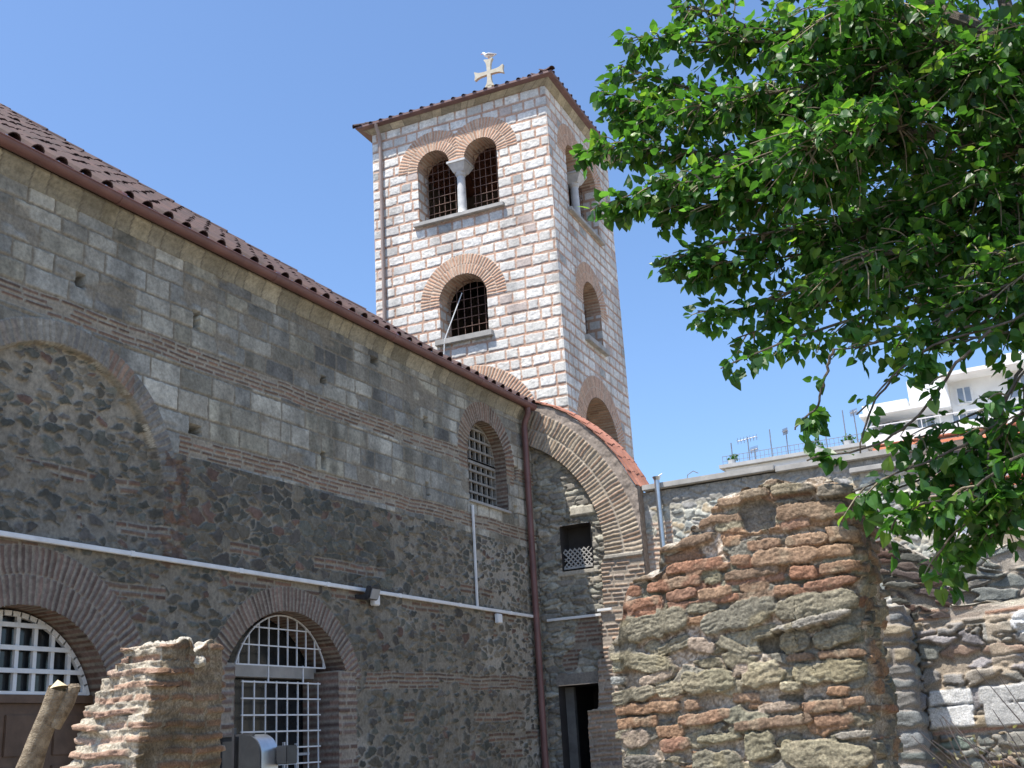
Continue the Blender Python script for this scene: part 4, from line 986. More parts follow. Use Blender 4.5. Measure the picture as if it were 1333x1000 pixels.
# --- the broken pillar in front of the second door
LX0, LX1, LY0, LY1 = -5.37, -4.84, 4.88, 5.58
def lp_mason(Sg, Z, PX, PY, NX, NY):
    U = Sg; V = Z+(fbm(Sg*2.5, Z*0, 870, 2)-.5)*.05
    pit = .074; k = np.floor(V/pit).astype(np.int64); f = V/pit-k          # one brick and one bed of mortar
    e_ = np.arange(-30, 20)*pit
    R, B, d = rows_blocks(U, V, e_, .16, .36, .0, 871, .02)
    bf = sm((.42-abs(f-.30))/.10+.0)*1.0
    bf = sm((.24-abs(f-.28))/.08+.4)*sm(d/.01+.2*0+.4)
    lost = hsh(R, B, 872) < .16
    bf = bf*np.where(lost, .2, 1)
    peb = sm((fbm(U*70, V*70, 873, 2)-.42)*6)
    mo = (C3(.36, .31, .235)*(1-peb[..., None])+C3(.54, .48, .38)*peb[..., None])*(.62+.6*fbm(U*12, V*12, 874, 3))[..., None]
    bc = pick([(.42, .28, .20), (.38, .25, .18), (.46, .33, .25), (.34, .22, .16)], hsh(R, B, 875))*(.65+.6*fbm(U*18, V*26, 876, 3))[..., None]
    C = mo*(1-bf[..., None])+bc*bf[..., None]
    jut = (.055*hsh(R, B, 877)-.012)
    H = bf*jut+.05*(fbm(U*9, V*12, 878, 4)-.5)+.02*(fbm(U*30, V*30, 879, 3)-.5)
    front = NY < -.3
    H = H*np.where(front | (NX < -.3), 1.35, np.where(NX > .5, .45, 1))
    # right-hand face: patches of browner plaster, then its whole colour darkened as shade
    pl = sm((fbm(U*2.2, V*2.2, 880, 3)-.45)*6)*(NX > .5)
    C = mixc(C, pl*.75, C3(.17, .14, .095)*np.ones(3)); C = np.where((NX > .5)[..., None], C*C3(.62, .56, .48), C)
    return C, H
def lp_top(px, py, s):
    z = .66+.05*(fbm(px*6, py*6, 885, 3)-.5) + np.interp(py, [4.88, 5.2, 5.3, 5.45, 5.58], [.02, .06, -.02, .06, .0])
    return z
def lp_lean(X, Y, Z):
    fr = sm((5.3-Y)/.3); lf = sm((-5.15-X)/.2); q = np.clip((Z+.15)/.8, 0, 1.1)
    stp = np.floor(Z/.074)*.074
    jag = .045*hsh(np.floor(Z/.074).astype(int), np.floor(X*7).astype(int), 886)
    q = np.clip((stp+.15+jag)/.8, 0, 1.1); ql = np.clip((stp-.30+jag*1.3)/.40, 0, 1.15); q = np.clip((stp+.02+jag)/.66, 0, 1.1)
    return lf*(ql**1.3*.27+.02*jag), fr*q**1.3*.20
lp = empty('ruined_pillar', 'broken pillar stump of thin bricks and crumbling mortar before the church doors', 'ruin', (-5.15, 5.2, GZ))
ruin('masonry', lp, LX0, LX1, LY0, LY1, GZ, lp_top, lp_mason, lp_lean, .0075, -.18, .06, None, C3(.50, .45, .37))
def boulder(name, c, r, seed, mat_=MP, col=C3(.52, .47, .38)):
    n = 40; th = np.linspace(0, math.pi, n); ph = np.linspace(0, 2*math.pi, n*2); T, Pp = np.meshgrid(th, ph)
    d = np.stack([np.sin(T)*np.cos(Pp), np.sin(T)*np.sin(Pp), np.cos(T)], -1)
    k = .72+.55*(fbm(d[..., 0]*2.2+d[..., 2]*1.7+seed, d[..., 1]*2.2-d[..., 2]*1.3, seed, 4)); P = v3(*c)+d*np.array(r)*k[..., None]
    P[-1] = P[0]
    return surf(name, P, col*(.6+.7*fbm(P[..., 0]*25+P[..., 2]*25, P[..., 1]*25, seed, 3))[..., None], mat_, None)
for (px, py, Y, r, sd, lab) in ((240, 836, -4.95, (.05, .05, .03), 3, 'small lump of mortar lying on the top edge of the broken pillar stump'), (255, 862, -4.86, (.055, .055, .042), 5, 'larger pale lump of mortar stuck on the corner of the broken pillar stump')):
    tag(boulder('mortar_lump', ray(px, py)*(Y/ray(px, py)[0]), r, sd), lab, 'rubble', 'mortar lumps on the pillar')

# --- pruned trunk
tr = empty('pruned_trunk', 'tan pruned tree trunk with a pale sawn top before the brown church door', 'tree', (-5.9, 5.0, GZ))
pa = at(20, 1010, 5.0); pts = [v3(-6.15, 5.0, GZ), v3(pa[0]-.09, 5, -.35), at(38, 1000, 5), at(52, 960, 5), at(66, 925, 5), at(76, 896, 5)]
def bark_tube(name, pts, r, mat_, parent, n=28, sub=14, seed=1, amp=.12):
    pts = np.array(pts); L = np.r_[0, np.cumsum(np.linalg.norm(np.diff(pts, axis=0), axis=1))]; s = np.linspace(0, L[-1], (len(pts)-1)*sub+1)
    q = np.stack([np.interp(s, L, pts[:, k]) for k in range(3)], -1)
    for _ in range(6): q[1:-1] = (q[:-2]+2*q[1:-1]+q[2:])/4
    rr = np.interp(s, L, r); t = np.gradient(q, axis=0); t /= np.linalg.norm(t, axis=1)[:, None]
    x = np.cross(t, v3(.3, .9, .1)); x /= np.linalg.norm(x, axis=1)[:, None]; y = np.cross(t, x)
    a = np.linspace(0, 2*math.pi, n+1)
    A, Sg = np.meshgrid(a, s); k = 1+amp*(fbm(np.cos(A)*2+3, np.sin(A)*2+Sg*4, seed, 3)-.5)*2
    P = q[:, None]+(x[:, None]*np.cos(A)[..., None]+y[:, None]*np.sin(A)[..., None])*(rr[:, None]*k)[..., None]
    P[:, -1] = P[:, 0]
    return surf(name, P, np.ones(P.shape)*.3, mat_, parent)
bark_tube('trunk', pts, [.10, .088, .074, .066, .060, .058], M_log, tr, seed=2)
bark_tube('limb_stub', [at(70, 945, 5.03), at(88, 915, 5.05), at(97, 893, 5.06)], [.045, .042, .036], M_log, tr, seed=4)
c = at(76, 896, 5); mb = MB()
n = 16; rim = [c+v3(.057*math.cos(2*math.pi*k/n), .057*math.sin(2*math.pi*k/n), .012*math.cos(2*math.pi*k/n)) for k in range(n)]
mb.add(rim+[c+v3(-.01, .0, .05), c+v3(.0, .02, .045)], [(k, (k+1) % n, n if k < 8 or k > 13 else n) for k in range(n)]); mb.build('cut_face', M_cutwood, tr)
mb = MB(); c = at(97, 893, 5.06); mb.tube([c-v3(0, 0, .01), c+v3(0.0, 0, .012)], [.038, .026], 12); mb.build('cut_face', M_log, tr)

# --- ventilation unit between pillar and door
vu = empty('ventilation_unit', 'grey ventilation box with a shiny curved metal hood before the grilled door', 'ventilator', at(330, 1000, 9.0)-v3(0, 0, .5))
o = at(333, 985, 9.0)
MB().box(o+v3(-.30, .1, -.02), (.36, .5, .46)).build('box', M_grey, vu, False, .012)
MB().box(o+v3(-.30, -.16, .0), (.02, .03, .46)).box(o+v3(-.13, -.16, .04), (.03, .03, .46)).box(o+v3(-.2, -.15, .2), (.6, .03, .02)).build('frame', M_black, vu)
pr = [(0, -.26), (0, .18)]+[(.08+.18*math.sin(t), .0+.18*math.cos(t)) for t in np.linspace(0, math.pi/2, 14)]+[(.26, -.26)]
MB().prism([o+v3(x-.06, -.16, z+.02) for x, z in pr], (0, .24, 0)).build('hood', M_steel, vu, True)
MB().prism([o+v3(x*.97-.06, -.175, z*.97+.02) for x, z in pr], (0, .012, 0)).build('hood_side', M_grey, vu)
MB().box(o+v3(.27, .12, .0), (.13, .16, .17)).build('motor_box', M_grey, vu, False, .008)
MB().box(o+v3(-.1, .1, -.9), (.7, .5, 1.3)).build('pedestal', M_grey, vu, False, .01)

# ============================================================ walls at the right
def slab_pattern(U, V, seed, cw=.24, ch=.10, pal=None):
    I, J, F1, F2 = rubble(U, V, cw, ch, seed, .85, .5)
    e = F2-F1-.10; b = sm(e/.13+.3)*np.where(hsh(I, J, seed+5) < .12, 0, 1)
    pal = pal or [(.33, .33, .31), (.27, .29, .28), (.38, .35, .31), (.25, .31, .28), (.42, .36, .27), (.36, .27, .22), (.31, .31, .31), (.35, .34, .36)]
    st = pick(pal, hsh(I, J, seed+1))*(.65+.6*hsh(I, J, seed+2))[..., None]*(.7+.6*fbm(U*11, V*22, seed+3, 4))[..., None]
    mo = C3(.44, .385, .32)*(.6+.7*fbm(U*14, V*14, seed+4, 4))[..., None]
    return mo*(1-b[..., None])+st*b[..., None], .06*b*(.3+hsh(I, J, seed+6))+.035*(fbm(U*8, V*10, seed+7, 4)-.5)
FQ = Frame((0, 11, 0), (1, 0, 0), (0, -1, 0))
MARB = [(-1.385, .20, .36, .13), (-1.40, .03, .38, .18), (-.88, .20, .54, .15), (-.85, .03, .56, .20), (-.22, .18, .6, .2), (-.24, .0, .5, .16)]
def rw_pattern(Sg, Z, PX, PY, NX, NY):
    U = PX+NX*PY; V = Z
    C, H = slab_pattern(U, V, 901); C = C*C3(.84, .80, .75)
    brick_course(C, H, U, V, .86, .99, 2, 905, fbm(U*3, V, 906, 2) > .35, [(.38, .23, .16), (.42, .28, .2)], C3(.42, .36, .3))
    pt = (U > -1.0) & (V > .36) & (V < .86); a = sm((fbm(U*3, V*4, 907, 3)-.42)*6)*pt
    C = mixc(C, a*.8, C3(.44, .36, .27)*np.ones(3)); H = H*(1-.6*a)+.02*a
    brick_course(C, H, U, V, -.12, -.06, 1, 908, np.ones(U.shape, bool), [(.40, .25, .19)], C3(.42, .36, .3))
    fr = NY < -.5
    for q, (u, z, w, h) in enumerate(MARB):
        d = np.minimum(w/2-abs(U-u), h/2-abs(V-z))+(fbm(U*9, V*9, 909, 2)-.5)*.02; m = sm(d/.012+.2)*fr
        base = (.72, .71, .69) if q < 2 else (.52, .51, .49)
        C = mixc(C, m, C3(*base)*(.85+.25*fbm(U*10, V*10, 910+q, 4))[..., None]); H = H*(1-m)+m*(.05+.012*(fbm(U*12, V*12, 911, 3)-.5))
    w2 = (np.hypot((U+.66)/.13, (V-.78)/.1) < 1+.4*(fbm(U*8, V*8, 912, 2)-.5)) & fr; C[w2] = C3(.66, .66, .66); H[w2] += .03
    return C, H
lw = empty('low_ruin_wall', 'low sunlit ruin wall with white marble blocks set among rough stones at the right', 'wall', (-.5, 11.2, GZ))
ruin('masonry', lw, -1.62, 1.6, 11.0, 11.5, GZ, lambda px, py, s: .95+.05*(fbm(px*4, py*4, 915, 3)-.5)*2, rw_pattern, lambda X, Y, Z: (0*X, 0*X), .013, -.5, .04, None, C3(.40, .36, .29))
# buttress with stacked quoins, its shaded side to the right
bt = empty('buttress', 'narrow buttress of stacked grey slabs between the big pier and the marble blocks', 'buttress', (-1.8, 10.8, GZ))
def bt_pattern(Sg, Z, PX, PY, NX, NY):
    V = Z+(fbm(Sg*3, Z*0, 920, 2)-.5)*.05
    ed = np.cumsum(np.r_[-1.7, np.random.default_rng(5).uniform(.07, .17, 40)]); R, B, d = rows_blocks(Sg, V, ed, .3, .6, .028, 921)
    b = sm((d+(fbm(Sg*14, V*14, 922, 3)-.5)*.05)/.025+.2)
    st = pick([(.33, .34, .34), (.29, .32, .30), (.37, .35, .32), (.42, .35, .25), (.31, .31, .33), (.27, .28, .27)], hsh(R, B, 923))*(.65+.5*hsh(R, B, 924))[..., None]*(.7+.6*fbm(Sg*10, V*26, 925, 4))[..., None]
    mo = C3(.42, .37, .32)*(.6+.6*fbm(Sg*14, V*14, 926, 3))[..., None]
    return (mo*(1-b[..., None])+st*b[..., None])*.74, .04*b*(.3+hsh(R, B, 927))+.04*(fbm(Sg*8, V*14, 928, 4)-.5)
ruin('masonry', bt, -2.3, -1.62, 10.55, 11.6, GZ, lambda px, py, s: .98+.05*(fbm(px*5, py*5, 929, 3)-.5)*2, bt_pattern, lambda X, Y, Z: (0*X, 0*X), .012, -.5, .04, None, C3(.40, .36, .29))
# ruin behind it
rb = empty('rear_ruin_wall', 'dark rough stone ruin wall rising behind the marble block wall', 'wall', (.2, 12.4, GZ))
ruin('masonry', rb, -1.34, 2.2, 12.2, 12.8, GZ, lambda px, py, s: np.interp(px, [-1.3, -1.0, -.7, -.4, 0, 2], [1.55, 1.56, 1.64, 1.66, 1.72, 1.9])+.06*(fbm(px*5, py*5, 935, 3)-.5)*2,
     lambda Sg, Z, PX, PY, NX, NY: slab_pattern(Sg, Z, 931, .30, .12, [(.28, .29, .26), (.24, .25, .23), (.31, .29, .25), (.25, .26, .24), (.29, .25, .21)]), lambda X, Y, Z: (0*X, 0*X), .014, -.2, .04)
# stump of a brick vault leaning over the buttress
vs = empty('vault_stump', 'dark broken vault stump of rough masonry under the drooping leaves above the buttress', 'ruin', (-1.5, 11.3, .9))
def vs_pattern(Sg, Z, PX, PY, NX, NY):
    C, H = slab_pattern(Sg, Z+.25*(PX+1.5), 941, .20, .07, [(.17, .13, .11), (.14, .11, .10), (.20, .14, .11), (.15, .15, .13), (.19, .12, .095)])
    return C*.62, H*.8  # masonry colour darkened to stand in for shade on the stump
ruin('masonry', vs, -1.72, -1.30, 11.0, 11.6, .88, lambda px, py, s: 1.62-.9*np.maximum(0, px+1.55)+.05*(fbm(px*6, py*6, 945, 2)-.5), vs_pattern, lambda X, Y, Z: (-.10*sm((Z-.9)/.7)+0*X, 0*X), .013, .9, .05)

# dry weeds on the ruin and a dry shrub at the lower right
def blades(name, pts, h, n, seed, mat_, w=.008):
    rg = np.random.default_rng(seed); mb = MB()
    for p in pts:
        for _ in range(n):
            a = rg.uniform(0, 6.28); l = h*rg.uniform(.5, 1.2); d = v3(math.cos(a)*.45, math.sin(a)*.45, 1)*l; x = v3(-math.sin(a), math.cos(a), 0)*w; b = v3(*p)+v3(rg.normal(0, .05), rg.normal(0, .05), 0)
            mb.add([b-x, b+x, b+d*.6+x*.7, b+d*.6-x*.7, b+d+v3(math.cos(a), math.sin(a), -.6)*l*.2], [(0, 1, 2, 3), (3, 2, 4)])
    return mb.build(name, mat_)
gr = blades('grass', [(x, 12.35+random.uniform(-.1, .3), np.interp(x, [-1, -.4, .6], [1.33, 1.62, 1.72])) for x in np.arange(-.85, 1.4, .07)], .26, 10, 3, mat_noise('dry grass', (.30, .24, .12), (.48, .40, .22), 4, .9))
tag(gr, 'dry yellow grass growing along the top of the rear ruin wall', 'grass', None, 'stuff')

def leaf_mesh(base, tip, nrm, size, shape=None):
    """vectorised heart-shaped leaves: base, direction, normal (n,3), size (n)"""
    n = len(size); t = tip/np.linalg.norm(tip, axis=1)[:, None]; x = np.cross(t, nrm); x /= np.linalg.norm(x, axis=1)[:, None]+1e-9; z = np.cross(x, t)
    prof = np.array([(0, 0, 0), (.36, -.06, .06), (.50, .25, .10), (.36, .60, .05), (0, 1.06, -.12), (-.36, .60, .05), (-.50, .25, .10), (-.36, -.06, .06), (0, .30, -.02), (0, .65, -.03)]) if shape is None else shape
    P = base[:, None]+size[:, None, None]*(prof[None, :, 0, None]*x[:, None]*.9+prof[None, :, 1, None]*t[:, None]+prof[None, :, 2, None]*z[:, None])
    T = np.array([(0, 1, 8), (1, 2, 8), (2, 9, 8), (2, 3, 9), (3, 4, 9), (4, 5, 9), (5, 6, 9), (6, 8, 9), (6, 7, 8), (7, 0, 8)])
    F = (np.arange(n)[:, None, None]*len(prof)+T[None]).reshape(-1, 3)
    return P.reshape(-1, 3), F, len(prof)
def mat_leaf(name):
    m = bpy.data.materials.new(name); m.use_nodes = True; nt = m.node_tree; nt.nodes.clear()
    out = nt.nodes.new('ShaderNodeOutputMaterial'); a = nt.nodes.new('ShaderNodeAttribute'); a.attribute_name = 'Col'
    b = nt.nodes.new('ShaderNodeBsdfPrincipled'); b.inputs['Roughness'].default_value = .38; b.inputs['Specular IOR Level'].default_value = .45
    tl = nt.nodes.new('ShaderNodeBsdfTranslucent'); mx = nt.nodes.new('ShaderNodeMixShader'); mx.inputs[0].default_value = .48
    cm = nt.nodes.new('ShaderNodeMix'); cm.data_type = 'RGBA'; cm.blend_type = 'MULTIPLY'; cm.inputs[0].default_value = 1; cm.inputs[7].default_value = (1.7, 1.85, .75, 1)
    nt.links.new(a.outputs['Color'], b.inputs['Base Color']); nt.links.new(a.outputs['Color'], cm.inputs[6]); nt.links.new(cm.outputs[2], tl.inputs['Color'])
    nt.links.new(b.outputs[0], mx.inputs[1]); nt.links.new(tl.outputs[0], mx.inputs[2]); nt.links.new(mx.outputs[0], out.inputs[0])
    return m
M_leaf = mat_leaf('mulberry leaf')

# ============================================================ apartment block far behind
AY = 60.0
apt = empty('apartment_building', 'distant white stepped apartment building with orange awnings behind the ruin walls', 'building', (-4, AY+5, GZ))
def bx(name, x0, x1, y0, y1, z0, z1, mat_=M_plaster, parent=apt, bev=0): return MB().box(((x0+x1)/2, (y0+y1)/2, (z0+z1)/2), (x1-x0, y1-y0, z1-z0)).build(name, mat_, parent, False, bev)
M_wing = mat_noise('grey roof edge', (.36, .36, .36), (.46, .46, .45), 2, .9)
bx('lower_wing', -17.25, -9.6, AY+.1, AY+12, GZ, 13.82, M_plaster)
bx('roof_edge', -17.5, -9.58, AY-.2, AY+12.3, 13.84, 14.03, M_wing)
rl = MB()
for k in range(34): rl.box((-17.4+.235*k, AY+.3, 14.3), (.022, .022, .55))
rl.box((-13.5, AY+.3, 14.58), (7.8, .03, .03)).box((-13.5, AY+.3, 14.3), (7.8, .02, .02)); rl.build('railing', M_ant, apt)
bx('main_block', -9.56, 12, AY+1.6, AY+14, GZ, 15.5, M_plaster)
bx('parapet', -9.56, -7.3, AY, AY+2, 15.45, 15.95, M_plaster); bx('roof_slab', -9.7, -6.2, AY-.4, AY+3, 15.28, 15.44, M_plaster)
bx('corner_wall', -9.56, -9.2, AY, AY+1.8, 13.8, 15.3, M_plaster); bx('stair_house', -7.25, -5.3, AY+.6, AY+8, 15.3, 17.0, M_plaster)
bx('upper_storey', -5.3, 12, AY+1.2, AY+10, 15.0, 16.7, M_plaster); bx('roof_slab', -5.5, 12, AY-.2, AY+10, 16.7, 16.9, M_plaster); bx('upper_block', -2.6, 12, AY+3, AY+10, 16.9, 18.2, M_plaster)
def awin(x, z, w, h, y):
    f = MB().box((x, y, z+h/2), (w+.12, .1, h+.12)).build('window', M_white, apt)
    mb = MB(); n = max(2, int(w/.6))
    for k in range(n): mb.box((x-w/2+w/n*(k+.5), y-.06, z+h/2), (w/n-.08, .03, h-.06))
    mb.build('pane', mat_apt, f)
mat_apt = mat_noise('blue grey glass', (.14, .18, .23), (.26, .30, .36), 1, .1)
for x, z, w, h, y in ((-8.45, 14.3, 1.0, .95, AY+1.55), (-6.7, 14.3, .9, .95, AY+1.55), (-4.6, 15.5, .7, .8, AY+1.15), (-1.3, 15.3, 2.4, 1.1, AY+1.15), (-4.7, 14.3, 1.4, .95, AY+1.55), (-2.2, 14.3, 1.4, .95, AY+1.55), (-5.2, 12.0, 1.3, 1.2, AY+1.55), (-3.2, 12.0, 1.2, 1.2, AY+1.55), (-1.0, 12.0, 1.4, 1.2, AY+1.55), (-4.5, 9.3, 1.3, 1.2, AY+1.55), (-2.0, 9.3, 1.3, 1.2, AY+1.55), (2, 14.3, 1.5, 1, AY+1.55), (2, 12, 1.5, 1.2, AY+1.55)): awin(x, z, w, h, y)
M_balc = mat_noise('white balcony front', (.7, .7, .69), (.8, .8, .79), 1, .8)
for z in (13.78, 11.25, 8.7):
    bx('balcony', -9.56 if z > 13 else -9.5, 12, AY-.6, AY+1.6, z-.12, z+.06, M_balc)
    bx('balcony_front', -9.56 if z > 13 else -9.5, 12, AY-.6, AY-.5, z+.06, z+.38, M_balc)
    mb = MB()
    for k in range(24): mb.box((-9.4+.9*k, AY-.55, z+.6), (.04, .04, .5))
    mb.box((1.2, AY-.55, z+.86), (21.5, .05, .05)); mb.build('balcony_rail', M_white, apt)
for x0, x1, z, d, dr in ((-9.2, -7.0, 13.62, 1.0, .22), (-6.8, -4.4, 13.6, 1.1, .32), (-4.2, -1.8, 13.6, 1.3, .5), (-6.1, -3.9, 11.15, 1.3, .5), (-3.7, -1.3, 11.15, 1.3, .5), (-1.0, 2.0, 13.6, 1.3, .5)):
    MB().prism([(x0, AY+.4, z), (x0, AY-d, z-dr), (x0, AY-d, z-dr-.14), (x0, AY-d+.03, z-dr-.14), (x0, AY-d+.03, z-dr-.03), (x0, AY+.4, z-.03)], (x1-x0, 0, 0)).build('awning', M_awning, apt)
pl = MB().box((-8.6, AY+.3, 14.05), (.9, .4, .5)).build('deck_chair', M_white, apt)
# antennas and pots on the lower roof
def antenna(x, y, z0, h, kind, lab):
    o = empty('antenna', lab, 'antenna', (x, y, z0), 'antennas on the roof terrace')
    MB().tube([(x, y, z0), (x+random.uniform(-.05, .05), y, z0+h)], .035, 6).build('mast', M_ant, o)
    if kind:
        mb = MB(); L = .5*kind
        mb.tube([(x-L, y, z0+h*.92), (x+L, y, z0+h*.97)], .025, 5)
        for k in range(7): mb.tube([(x-L+L*2*k/6, y-.25, z0+h*.92+.01*k), (x-L+L*2*k/6, y+.25, z0+h*.92+.01*k)], .015, 4); mb.tube([(x-L+L*2*k/6, y, z0+h*.92-.18+.01*k), (x-L+L*2*k/6, y, z0+h*.92+.18+.01*k)], .015, 4)
        mb.build('aerial', M_ant, o)
for x, h, kd, lab in ((-17.0, 1.4, 0, 'short bare mast at the left end of the roof terrace'), (-16.4, 1.9, 1.1, 'mast with a wide comb aerial near the left end of the roof terrace'), (-15.9, 1.0, .4, 'shortest mast with a small aerial on the roof terrace'), (-15.0, 2.0, 0, 'bare mast right of the wide comb aerial'), (-13.9, 1.6, .25, 'mast with a tiny aerial left of the roof terrace middle'), (-13.0, 2.3, .3, 'tall mast with a small aerial at the roof terrace middle'), (-11.8, 2.2, .2, 'thin tall mast right of the roof terrace middle'), (-11.0, 2.5, 0, 'tallest bare mast on the roof terrace'), (-10.2, 2.1, .35, 'mast with small aerial beside the white upper block')):
    antenna(x, AY+.8+random.uniform(0, 2), 14.03, h, kd, lab)
antenna(-6.6, AY+2, 17.0, 2.6, .3, 'tall mast on the stair house of the white building')
for x, w, lab in ((-16.9, .5, 'plant tub at the left end of the roof terrace railing'), (-12.2, .6, 'plant tub at the middle of the roof terrace railing'), (-10.6, .7, 'plant tub near the white upper block')):
    o = empty('plant_tub', lab, 'plant', (x, AY+.3, 14.03), 'plant tubs on the roof terrace')
    MB().prism([(x+.2*math.cos(a), AY+.3+.2*math.sin(a), 14.03) for a in np.linspace(0, 6.28, 12)[:-1]], (0, 0, .28)).build('tub', M_wing, o)
    n = 60; bs = v3(x, AY+.6, 14.45)+rng.normal(0, .13, (n, 3)); P, F, k = leaf_mesh(bs, rng.normal(0, 1, (n, 3)), rng.normal(0, 1, (n, 3)), rng.uniform(.08, .2, n))
    link('foliage', np_mesh('foliage', P, F, np.repeat(C3(.05, .12, .03)*rng.uniform(.6, 1.5, (n, 1)), k, 0), False), M_leaf, o)

# ============================================================ the mulberry tree
tree = empty('mulberry_tree', 'leafy green mulberry tree whose boughs hang into the right side of the view', 'tree', (1.5, 6.6, GZ))
root = v3(1.5, 6.6, GZ); fork = v3(1.15, 6.4, 1.1)
bark_tube('trunk', [root, v3(1.42, 6.55, -.6), v3(1.3, 6.5, .3), fork], [.30, .23, .2, .17], M_bark, tree, seed=9)
J1 = v3(.55, 6.2, 2.6); J2 = v3(.9, 6.9, 3.2); J3 = v3(.65, 5.6, 2.2); J4 = v3(.1, 6.0, 3.4)
